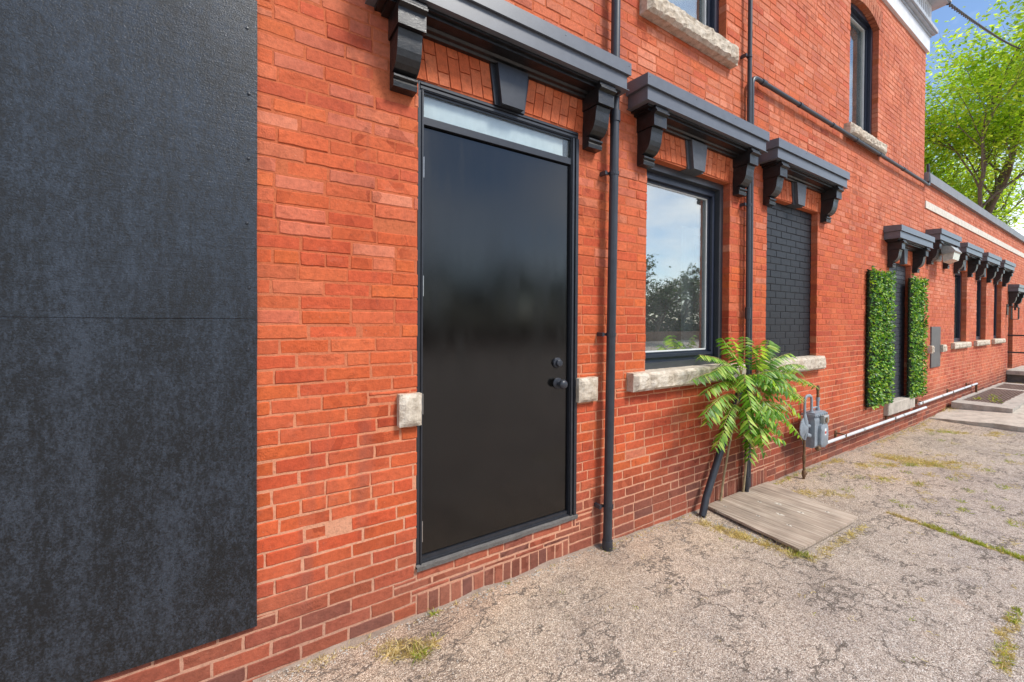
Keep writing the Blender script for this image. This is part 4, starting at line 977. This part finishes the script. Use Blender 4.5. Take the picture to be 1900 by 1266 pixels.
# curb round the pit
GZ = .172
cb = empty('drain_pit', (11.5, -.35, .05), 'raised concrete drain curb around two rusty floor grates', 'drain')
for (a, b, c, d) in ((10.18, 10.62, -.74, -.06), (14.40, 14.65, -.74, -.06), (10.621, 14.399, -.74, -.56), (10.621, 14.399, -.10, -.04), (13.10, 13.28, -.559, -.101)):
    o = wavy_slab('curb', a, b, c, d, lambda x, y: GZ, .22, M['concrete'], (max(3, int((b-a)/.12)), max(3, int((d-c)/.06))), .005, .035); attach(o, cb)
mb = MB(); mb.quad([(10.6, -.57, .118), (14.41, -.57, .118), (14.41, -.09, .118), (10.6, -.09, .118)]); attach(mb.build('pit_shade_sheet', M['pit']), cb)  # black sheet just under the bars, painted as the shade of the pit
def grate(x0, x1, lab):
    e = empty('floor_grate', ((x0+x1)/2, -.33, GZ-.03), lab, 'grate', 'iron grates in the drain pit')
    n = 12
    for k in range(n):
        y = -.555 + .45*(k+.5)/n; b = MB(); b.box(x0, x1, y-.008, y+.008, GZ-.014, GZ-.003); attach(b.build('bar', M['grate']), e)
    b = MB()
    for x in (x0+.01, (x0+x1)/2, x1-.02): b.box(x, x+.012, -.5585, -.1015, GZ-.022, GZ-.0145)
    attach(b.build('cross_bar', M['grate']), e)
grate(10.63, 13.09, 'larger rusty iron floor grate with weeds on it, nearer the camera')
grate(13.29, 14.39, 'smaller reddish iron floor grate next to the landing')

# ------------------------------------------------------------------ plywood sheet on the ground
def gz2(x, y): return ground_z(x, y) + .010*mnoise.noise(Vector((x*1.1, y*1.1, 3))) + .004*mnoise.noise(Vector((x*5, y*5, 1)))
C4 = [(2.995, -.726), (3.862, -.757), (4.066, -.026), (3.117, -.013)]
mb = MB(); n = 20; T = .018
def bil(u, v):
    a = Vector(C4[0]).lerp(Vector(C4[1]), u); b = Vector(C4[3]).lerp(Vector(C4[2]), u); return a.lerp(b, v)
for lay_ in (0, 1):
    for i in range(n+1):
        for j in range(n+1):
            p_ = bil(i/n, j/n); warp = .010*math.sin(math.pi*i/n)*.6 + .012*(abs(i/n-.5)*2)**2*(1-j/n)
            mb.v.append((p_.x, p_.y, .030 + warp + (T if lay_ == 0 else 0)))
W = n+1; o2 = W*W
for i in range(n):
    for j in range(n):
        mb.f.append((i*W+j, (i+1)*W+j, (i+1)*W+j+1, i*W+j+1)); mb.f.append((o2+i*W+j, o2+i*W+j+1, o2+(i+1)*W+j+1, o2+(i+1)*W+j)); mb.t += [None, None]; mb.mi += [0, 0]
rim = [(i, 0) for i in range(n+1)] + [(n, j) for j in range(1, n+1)] + [(i, n) for i in range(n-1, -1, -1)] + [(0, j) for j in range(n-1, 0, -1)]
for k in range(len(rim)):
    i, j = rim[k]; i2, j2 = rim[(k+1) % len(rim)]
    mb.f.append((o2+i*W+j, o2+i2*W+j2, i2*W+j2, i*W+j)); mb.t.append(None); mb.mi.append(0)
board = tag(mb.build('plywood_board', M['ply']), 'weathered grey plywood board lying on the ground by the wall', 'board')
for (u, v, s_) in ((.48, .72, .02), (.60, .58, .03), (.42, .45, .03), (.62, .35, .03), (.30, .28, .02), (.22, .55, .016), (.85, .22, .022), (.12, .86, .015)):
    p_ = bil(u, v); k = MB(); r_ = random.Random(int(u*1000)); pts_ = []
    for a in range(9):
        t = 2*math.pi*a/9; pts_.append((p_.x + s_*1.2*math.cos(t)*r_.uniform(.5, 1)*.5, p_.y + s_*math.sin(t)*r_.uniform(.6, 1.3), .0))
    zc = .030 + .010*math.sin(math.pi*u)*.6 + .012*(abs(u-.5)*2)**2*(1-v) + T
    k.quad([(x, y, zc+.0012) for x, y, _ in pts_]); q = k.build('paint_scar', M['limeband']); q.parent = board
    k = MB(); k.quad([(p_.x+.004, p_.y-.006, zc+.002), (p_.x+.007, p_.y+.002, zc+.002), (p_.x-.002, p_.y+.008, zc+.002), (p_.x-.005, p_.y, zc+.002)]); q = k.build('nail_hole', M['pit']); q.parent = board

# ------------------------------------------------------------------ tree-of-heaven saplings
def frond(base, tip, droop, seed, npair=11, Lf=.10, parent=None):
    r_ = random.Random(seed); b, t = Vector(base), Vector(tip); ctrl = b.lerp(t, .45) + Vector((0, -.02, droop))
    P = lambda s: b*(1-s)**2 + ctrl*2*s*(1-s) + t*s*s
    mb = MB(); mb.tube([P(i/10) for i in range(11)], [.0035-.0025*i/10 for i in range(11)], 5, True)
    nrach = len(mb.f); length = (t-b).length
    npair = max(6, int(npair*length/.6))
    for k in range(npair):
        s = .24 + .74*k/(npair-1); p = P(s); d = (P(min(1, s+.02))-P(s-.02)).normalized()
        side = d.cross(Vector((0, 0, 1))); side = side.normalized() if side.length > .05 else Vector((1, 0, 0)); upv = side.cross(d).normalized()
        for sg in (-1, 1):
            L = Lf*(math.sin(math.pi*(.18+.70*(1-abs(s-.5)*.9)))*.5+.55)*r_.uniform(.8, 1.15)*(1 if s < .9 else .7); Wd = L*r_.uniform(.15, .20)
            dir_ = (side*sg*r_.uniform(.75, 1) + d*r_.uniform(.3, .65) + upv*r_.uniform(-.3, .1) + Vector((0, 0, -.42))).normalized()
            nrm = dir_.cross(d).normalized()*(-sg); wv = dir_.cross(nrm).normalized()
            sag = Vector((0, 0, -.25*L))
            q0 = p; q1 = p+dir_*L*.30; q2 = p+dir_*L*.68+sag*.35; q3 = p+dir_*L+sag
            f_ = nrm*Wd*.22
            v = [q0, q1+wv*Wd+f_, q1, q1-wv*Wd+f_, q2+wv*Wd*.72+f_, q2, q2-wv*Wd*.72+f_, q3]
            mb.mesh(v, [(0, 1, 2), (0, 2, 3), (1, 4, 5, 2), (2, 5, 6, 3), (4, 7, 5), (5, 7, 6)], mi=1)
    # terminal leaflet
    o = mb.build('frond', [M['rachis'], M['leaf']], None, False); attach(o, parent); return o
def sapling(label, stem, tips, seed):
    e = empty('sapling', stem[0], label, 'plant', 'saplings growing between wall and board'); r_ = random.Random(seed)
    mb = MB(); mb.tube(stem, [.0105 - .006*i/(len(stem)-1) for i in range(len(stem))], 8); attach(mb.build('stem', M['stem'], None, True), e)
    top = [Vector(p) for p in stem]
    def at(s):
        q = s*(len(top)-1); i = min(int(q), len(top)-2); return top[i].lerp(top[i+1], q-i)
    for k, (tip, s, dr) in enumerate(tips):
        frond(at(s), Vector(tip)+Vector((0, 0, .02)), dr*.62, seed*100+k, r_.choice((15, 17, 18)), r_.uniform(.066, .094), e)
        if Vector(tip).z > .8 and k % 4 == 0:
            q = Vector(tip).lerp(at(s), r_.uniform(.12, .32)) + Vector((r_.uniform(-.16, .16), r_.uniform(-.08, .04), r_.uniform(-.08, .09))); frond(at(max(.3, s-r_.uniform(.03, .10))), q, dr*.8, seed*100+50+k, 17, r_.uniform(.062, .085), e)
def shoots(stem, seed, n, zlo, zhi):
    r_ = random.Random(seed); out = []
    for _ in range(n):
        s_ = r_.uniform(zlo, zhi); i = min(int(s_*(len(stem)-1)), len(stem)-2); q = Vector(stem[i]).lerp(Vector(stem[i+1]), s_*(len(stem)-1)-i); a_ = r_.uniform(-2.9, -.25); L = r_.uniform(.22, .36)
        out.append((tuple(q + Vector((math.cos(a_)*L, math.sin(a_)*L*.75, r_.uniform(-.10, .10)))), s_, r_.uniform(.08, .16)))
    return out
S1 = [(3.285, -.03, .02), (3.30, -.05, .25), (3.33, -.075, .50), (3.37, -.10, .75), (3.40, -.12, .98), (3.40, -.13, 1.08)]
sapling('leafy sapling whose bare stem rises at the left corner of the board', S1, [
    ((2.51, -.28, 1.10), .82, .26), ((2.74, -.18, 1.25), .94, .16), ((2.92, -.12, 1.23), .97, .14), ((3.24, -.13, 1.36), 1.0, .06), ((2.62, -.30, .86), .72, .26),
    ((2.86, -.30, .75), .66, .22), ((2.92, -.20, .56), .58, .14), ((2.98, -.38, 1.05), .88, .22), ((3.03, -.40, .88), .76, .24), ((3.10, -.36, .70), .66, .2),
    ((3.40, -.40, 1.0), .88, .2), ((2.84, -.26, 1.16), .90, .20), ((3.32, -.42, .80), .74, .2), ((3.12, -.16, 1.28), .97, .12), ((3.16, -.1, 1.36), 1.0, .08), ((3.50, -.1, 1.36), 1.0, .1), ((2.78, -.2, .98), .78, .24)] + shoots(S1, 3, 13, .50, .95), 31)
S2 = [(3.62, -.035, .03), (3.61, -.06, .25), (3.59, -.09, .48), (3.60, -.11, .70), (3.64, -.12, .92), (3.65, -.13, 1.04)]
sapling('bushier sapling growing behind the board next to the black downpipe', S2, [
    ((3.84, -.12, 1.33), 1.0, .10), ((3.50, -.22, 1.30), .98, .14), ((4.12, -.18, 1.21), .96, .20), ((4.22, -.25, 1.10), .90, .26), ((4.24, -.20, .98), .86, .26),
    ((4.46, -.25, .90), .82, .32), ((4.10, -.28, .82), .76, .26), ((3.98, -.32, .52), .68, .28), ((3.60, -.32, .68), .66, .2), ((3.92, -.20, .52), .58, .16),
    ((3.40, -.20, .40), .44, .12), ((3.60, -.22, .42), .46, .1), ((3.68, -.38, .90), .84, .24), ((3.82, -.38, .74), .74, .26), ((3.38, -.20, 1.30), .97, .14),
    ((3.75, -.28, 1.06), .92, .2), ((3.38, -.30, .58), .58, .16), ((4.05, -.2, .70), .70, .2), ((3.98, -.1, 1.30), .99, .14), ((4.32, -.16, 1.04), .9, .28), ((4.3, -.2, .80), .78, .28)] + shoots(S2, 4, 18, .40, .97), 32)

# ------------------------------------------------------------------ weeds and dry grass
def tufts(name, spots, mat, label, seed, lay_flat=.5):
    r_ = random.Random(seed); m = MB()
    for (x, y, rad, n, h) in spots:
        for _ in range(n):
            a = r_.uniform(0, 6.283); q = rad*math.sqrt(r_.random()); px, py = x+q*math.cos(a)*1.2, y+q*math.sin(a)*.8
            if py > -.008: py = -.01
            z = gz2(px, py)-.004; hh = h*r_.uniform(.4, 1.2); d = Vector((r_.uniform(-1, 1), r_.uniform(-1, 1), r_.uniform(.15, 1.6) if r_.random() > lay_flat else r_.uniform(.02, .2))).normalized()
            s_ = d.cross(Vector((r_.uniform(-1, 1), r_.uniform(-1, 1), .3))).normalized()*r_.uniform(.0009, .0022); o = Vector((px, py, max(z, 0)+.004 if False else z+.004))
            mid = o + d*hh*.55; tip_ = o + d*hh + Vector((0, 0, -hh*.25*r_.random()))
            tip_.z = max(tip_.z, z+.003)
            m.mesh([o-s_, o+s_, mid+s_*.8, mid-s_*.8, tip_], [(0, 1, 2, 3), (3, 2, 4)])
    tag(m.build(name, mat), label, 'grass', kind='stuff')
straw, green = [], []
r_ = random.Random(77)
def line(lst, a, b, n, rad, cnt, h, jit=.03):
    for i in range(n):
        t = (i+.5)/n; lst.append((a[0]+(b[0]-a[0])*t+r_.uniform(-jit, jit), a[1]+(b[1]-a[1])*t+r_.uniform(-jit, jit), rad*r_.uniform(.5, 1.3), int(cnt*r_.uniform(.4, 1.4)), h))
straw += [(.60, -.17, .06, 230, .055), (.68, -.21, .06, 190, .055), (.55, -.12, .05, 90, .04), (.30, -.03, .05, 60, .035), (.45, -.02, .04, 50, .03)]
green += [(.66, -.235, .03, 60, .06), (.80, -.03, .02, 26, .05), (1.24, -.02, .015, 12, .025), (.75, -.16, .02, 14, .03), (1.96, -.07, .03, 30, .04)]
line(straw, (.15, -.03), (1.6, -.02), 14, .02, 9, .025, .01); line(straw, (1.9, -.03), (2.95, -.03), 12, .03, 16, .03, .01)
line(straw, (2.85, -.09), (2.93, -.45), 9, .05, 75, .045, .03); line(straw, (2.90, -.40), (3.0, -.78), 9, .05, 80, .05, .02); line(green, (2.96, -.66), (3.02, -.77), 4, .03, 45, .055, .01); line(straw, (3.1, -.80), (3.85, -.80), 12, .035, 38, .035, .015)
line(straw, (4.05, -.05), (5.6, -.05), 22, .03, 26, .035, .015); line(green, (4.1, -.05), (5.0, -.05), 7, .025, 16, .035, .01)
straw += [(4.16, -.30, .09, 170, .05), (4.34, -.40, .08, 130, .045), (4.40, -.52, .06, 70, .04), (4.05, -.22, .06, 60, .04)]
line(straw, (5.35, -.17), (6.6, -.85), 16, .09, 95, .05, .10); line(straw, (6.1, -.30), (6.3, -.62), 10, .12, 130, .05, .08); line(green, (5.5, -.28), (6.4, -.80), 8, .05, 34, .04, .06)
straw += [(5.16, -.52, .10, 120, .05), (5.3, -.60, .06, 60, .04), (5.3, -.75, .08, 90, .05), (4.90, -.92, .07, 70, .02), (6.0, -.92, .09, 90, .04), (5.75, -.75, .07, 70, .04)]
green += [(5.18, -.55, .05, 40, .04), (5.32, -.76, .05, 40, .04), (4.60, -.78, .04, 26, .035), (5.12, -1.07, .04, 30, .035), (4.86, -1.13, .05, 46, .04), (4.62, -1.03, .03, 14, .03), (5.5, -1.05, .05, 36, .035), (6.5, -1.02, .06, 40, .04), (5.16, -1.27, .05, 34, .04), (4.85, -1.4, .05, 40, .04), (5.9, -1.2, .06, 40, .04)]
line(straw, (4.28, -.80), (4.24, -1.12), 10, .022, 46, .035, .01); line(green, (4.26, -1.02), (4.16, -1.62), 18, .024, 70, .035, .012); line(straw, (4.24, -1.05), (4.16, -1.6), 10, .025, 40, .03, .015)
line(green, (3.42, -1.56), (3.2, -1.60), 4, .03, 30, .03, .02); line(straw, (3.3, -1.57), (2.68, -1.60), 14, .03, 46, .03, .025); line(green, (3.0, -1.58), (2.7, -1.60), 5, .025, 30, .03, .02)
line(straw, (8.2, -.14), (8.85, -.95), 12, .09, 60, .05, .07); line(green, (8.15, -.2), (8.4, -.5), 5, .06, 34, .05, .05); line(straw, (6.8, -.04), (9.9, -.06), 22, .06, 40, .05, .03)
line(straw, (9.9, -.05), (10.3, -.1), 6, .10, 150, .11, .04); line(straw, (9.5, -.10), (9.95, -.55), 8, .08, 60, .05, .08); line(straw, (9.2, -.8), (10.6, -1.1), 12, .12, 80, .06, .1); line(straw, (14.7, -.2), (15.4, -.6), 8, .12, 90, .08, .08)
for _ in range(150):
    x, y = r_.uniform(.2, 8.8), r_.uniform(-1.7, -.1)
    (straw if r_.random() < .7 else green).append((x, y, .02, r_.randint(2, 7), .025))
for _ in range(40):
    x, y = r_.uniform(4.4, 8.8), r_.uniform(-1.7, -.15); (straw if r_.random() < .6 else green).append((x, y, .06, r_.randint(14, 40), .035))
tufts('dry_grass', straw, M['straw'], 'dry straw-coloured grass in the cracks of the pavement', 5, .72)
tufts('green_weeds', green, M['weed'], 'green weeds growing along the pavement joints', 6, .35)
m = MB(); r_ = random.Random(12)
def stone(x, y, q):
    z = gz2(x, y); ax = [Vector((r_.uniform(.6, 1.2)*q, 0, 0)), Vector((0, r_.uniform(.6, 1.2)*q, 0)), Vector((0, 0, r_.uniform(.4, .8)*q))]; a_ = r_.uniform(0, 3.14); rm = Matrix.Rotation(a_, 3, 'Z') @ Matrix.Rotation(r_.uniform(-.5, .5), 3, 'X')
    o = Vector((x, y, z+q*.15)); v = [o + rm @ (d*sg) for d in ax for sg in (1, -1)]
    m.mesh(v, [(0, 2, 4), (2, 1, 4), (1, 3, 4), (3, 0, 4), (2, 0, 5), (1, 2, 5), (3, 1, 5), (0, 3, 5)])
for _ in range(1500):
    x = r_.uniform(.1, 9.0); stone(x, -.006 - abs(r_.gauss(0, .045)), r_.uniform(.0025, .008))
for _ in range(1400):
    stone(r_.uniform(.2, 9.0), r_.uniform(-1.9, -.05), r_.uniform(.002, .0055))
for _ in range(260):
    a_ = r_.uniform(0, 1); stone(2.93+.1*a_+r_.gauss(0, .03), -.05-.7*a_, r_.uniform(.003, .010))
w_ = MB(); N2 = 360; r2 = random.Random(3)
for i in range(N2+1):
    x = .05 + 10.0*i/N2; e_ = .014 + .022*max(0, mnoise.noise(Vector((x*3.1, 0, 4)))+.25) + .010*mnoise.noise(Vector((x*14, 2, 0))); h_ = .006 + .016*max(0, mnoise.noise(Vector((x*4.2, 5, 1)))+.2)
    g0 = gz2(x, -e_); w_.v += [(x, .004, g0+h_), (x, -e_*.45, g0+h_*.75+.004*mnoise.noise(Vector((x*30, 1, 1)))), (x, -e_, g0-.004)]
for i in range(N2):
    for j in (0, 1): w_.f.append((3*i+j, 3*i+j+1, 3*i+4+j, 3*i+3+j)); w_.t.append(None); w_.mi.append(0)
tag(w_.build('wall_foot_dirt', M['dirt'], None, True), 'strip of packed dirt and old mortar along the foot of the wall', 'dirt', kind='stuff')
tag(m.build('loose_gravel', M['concrete']), 'loose grit and small stones along the foot of the wall', 'gravel', kind='stuff')
m = MB(); r_ = random.Random(8)
for (x, y) in ((11.0, -.25), (11.2, -.42), (11.6, -.36), (10.9, -.48)):
    for _ in range(34):
        o = Vector((x+r_.uniform(-.16, .16), y+r_.uniform(-.05, .05), GZ)); d_ = Vector((r_.uniform(-1, 1), r_.uniform(-1, 1), r_.uniform(.1, 1.2))).normalized(); L = r_.uniform(.02, .06); s_ = d_.cross(Vector((0, 1, .3))).normalized()*L*.22
        m.mesh([o, o+d_*L*.5+s_, o+d_*L, o+d_*L*.5-s_], [(0, 1, 2), (0, 2, 3)])
tag(m.build('grate_weeds', M['weed']), 'leafy weeds sprouting through the larger floor grate', 'weeds', kind='stuff')

# ------------------------------------------------------------------ trees
def make_tree(label, base, height, spread, mat, seed, leaves, leafsize, group=None, wind=0.0, levels=4, crown0=.30, name='tree', only=None):
    r_ = random.Random(seed); e = empty(name, base, label, 'tree', group); trunk = MB(); tips = []
    def grow(p, d, L, rad, lv):
        n = 5; pts = [p]; q = p.copy(); dd = d.copy(); rs = [rad]
        for i in range(n):
            dd = (dd + Vector((r_.uniform(-.22, .22)+wind*.06, r_.uniform(-.22, .22), r_.uniform(-.06, .14)))).normalized(); q = q + dd*(L/n); pts.append(q.copy()); rs.append(rad*(1-.45*(i+1)/n))
            if lv >= 2: tips.append((q.copy(), dd.copy(), lv))
        trunk.tube(pts, rs, 7 if lv < 2 else 4, False)
        if lv >= levels: return
        k = {0: 6, 1: 5, 2: 5, 3: 4}.get(lv, 3)
        for i in range(k):
            s = r_.uniform(.35, 1.0) if i else 1.0; j = min(int(s*n), n); a = r_.uniform(0, 6.283); out = Vector((math.cos(a), math.sin(a), r_.uniform(.05, .75))).normalized()
            nd = (dd*r_.uniform(.25, .7) + out*.8).normalized()
            grow(pts[j].copy(), nd, L*r_.uniform(.52, .74), rs[j]*.62, lv+1)
    grow(Vector((0, 0, 0)), Vector((0, 0, 1)), height*crown0, height*.0095, 0)
    zs_ = sorted(t[0].z for t in tips)[int(len(tips)*.93)]; xs_ = sorted(math.hypot(t[0].x, t[0].y) for t in tips)[int(len(tips)*.9)]; kz, kx = height/zs_, spread/xs_
    trunk.v = [(x*kx, y*kx, z*kz) for x, y, z in trunk.v]; tips = [(Vector((t[0].x*kx, t[0].y*kx, t[0].z*kz)), t[1], t[2]) for t in tips]
    t_ = trunk.build('trunk', M['bark'], None, True); t_.parent = e
    m = MB(); per = max(1, leaves//len(tips))
    for p, d_, lv in tips:
        if lv == 2 and r_.random() < .5: continue
        for _ in range(per):
            o = p + Vector((r_.gauss(0, .34), r_.gauss(0, .34), r_.gauss(0, .13)))*(height/12)*1.0; dl = Vector((r_.uniform(-1, 1)+wind, r_.uniform(-1, 1), r_.uniform(-.7, .35))).normalized()
            s_ = dl.cross(Vector((r_.uniform(-.5, .5), r_.uniform(-.5, .5), 1))).normalized(); L = leafsize*r_.uniform(.6, 1.3)
            m.mesh([o, o+dl*L*.5+s_*L*.26, o+dl*L, o+dl*L*.5-s_*L*.26], [(0, 1, 2, 3)])
    c_ = tag(m.build('crown', mat), kind='stuff'); c_.parent = e
    return e
make_tree('tall airy light-green tree rising behind the brick wing', (30.0, 3.6, 0), 14.6, 6.6, M['treeleaf'], 42, 68000, .19, None, -.5, 4, .30)
make_tree('lower pale green tree farther behind the brick wing', (44, 6.5, 0), 14.0, 6.5, M['treeleaf'], 43, 14000, .32, None, -.4, 3, .28)

# twisted overhead cable from the eave to a pole
mb = MB(); A, B = Vector((8.93, -.20, 6.30)), Vector((25.7, .97, 12.2)); pts_ = []
N_ = 900
for ph in (0, math.pi):
    pts_ = []
    for i in range(N_+1):
        t = i/N_; q = A.lerp(B, t) + Vector((0, 0, -.35*t*(1-t))); a = t*230 + ph
        pts_.append(q + Vector((0, math.cos(a), math.sin(a)))*.012)
    mb.tube(pts_, .013, 5)
tag(mb.build('overhead_cable', M['cable']), 'twisted overhead cable slanting across the sky from the eave', 'cable')

# ------------------------------------------------------------------ the yard across, seen mirrored in door and window
ORD = ['first', 'second', 'third', 'fourth', 'fifth', 'sixth', 'seventh', 'eighth', 'ninth', 'tenth', 'eleventh', 'twelfth', 'thirteenth']
for i, (x, y, h, sp) in enumerate(((-20, -28, 6.0, 4.2), (-12, -27, 6.4, 4.4), (-5, -28, 5.6, 4.2), (3, -27, 6.2, 4.4), (10, -27, 5.4, 4.2), (17, -25, 5.8, 4.0), (22.5, -22.5, 5.0, 3.2), (27, -22, 6.6, 3.6), (32, -23, 5.2, 3.6), (38, -24, 6.0, 4.2), (45, -25, 6.4, 4.4), (53, -26, 6.0, 4.4))):
    make_tree('dark green yard tree, %s from the left in the row mirrored in door and window' % ORD[i], (x, y, ground_z(x, y)-.1), h, sp, M['darkleaf'], 60+i, 7000, .30, 'trees across the yard', 0, 3, .20)
hg = MB(); r_ = random.Random(15)
for _ in range(42000):
    x = r_.uniform(-24, 62); y = -29.5 + 5*max(0, min(1, (x-13)/12)) + r_.gauss(0, .5); z = abs(r_.gauss(0, 1.6)) * (1+.3*math.sin(x*.9))
    d_ = Vector((r_.uniform(-1, 1), r_.uniform(-1, 1), r_.uniform(-.6, .6))).normalized(); s_ = d_.cross(Vector((0, 0, 1))).normalized(); L = r_.uniform(.28, .50); o = Vector((x, y, z))
    hg.mesh([o, o+d_*L*.5+s_*L*.3, o+d_*L, o+d_*L*.5-s_*L*.3], [(0, 1, 2, 3)])
tag(hg.build('undergrowth', M['darkleaf']), 'dark undergrowth below the trees across the yard', 'bushes', kind='stuff')
fe = empty('board_fence', (20, -20.5, 0), 'low brown board fence across the yard, seen in the window reflection', 'fence')
for k in range(150):
    x = 6 + k*.205; z = ground_z(x, -20.5); b = MB(); b.box(x, x+.19, -20.52, -20.49, z, z+.78); attach(b.build('board', M['fence']), fe)
mb = MB(); mb.box(6, 36.7, -20.485, -20.44, .10, .18); attach(mb.build('rail', M['fence']), fe)
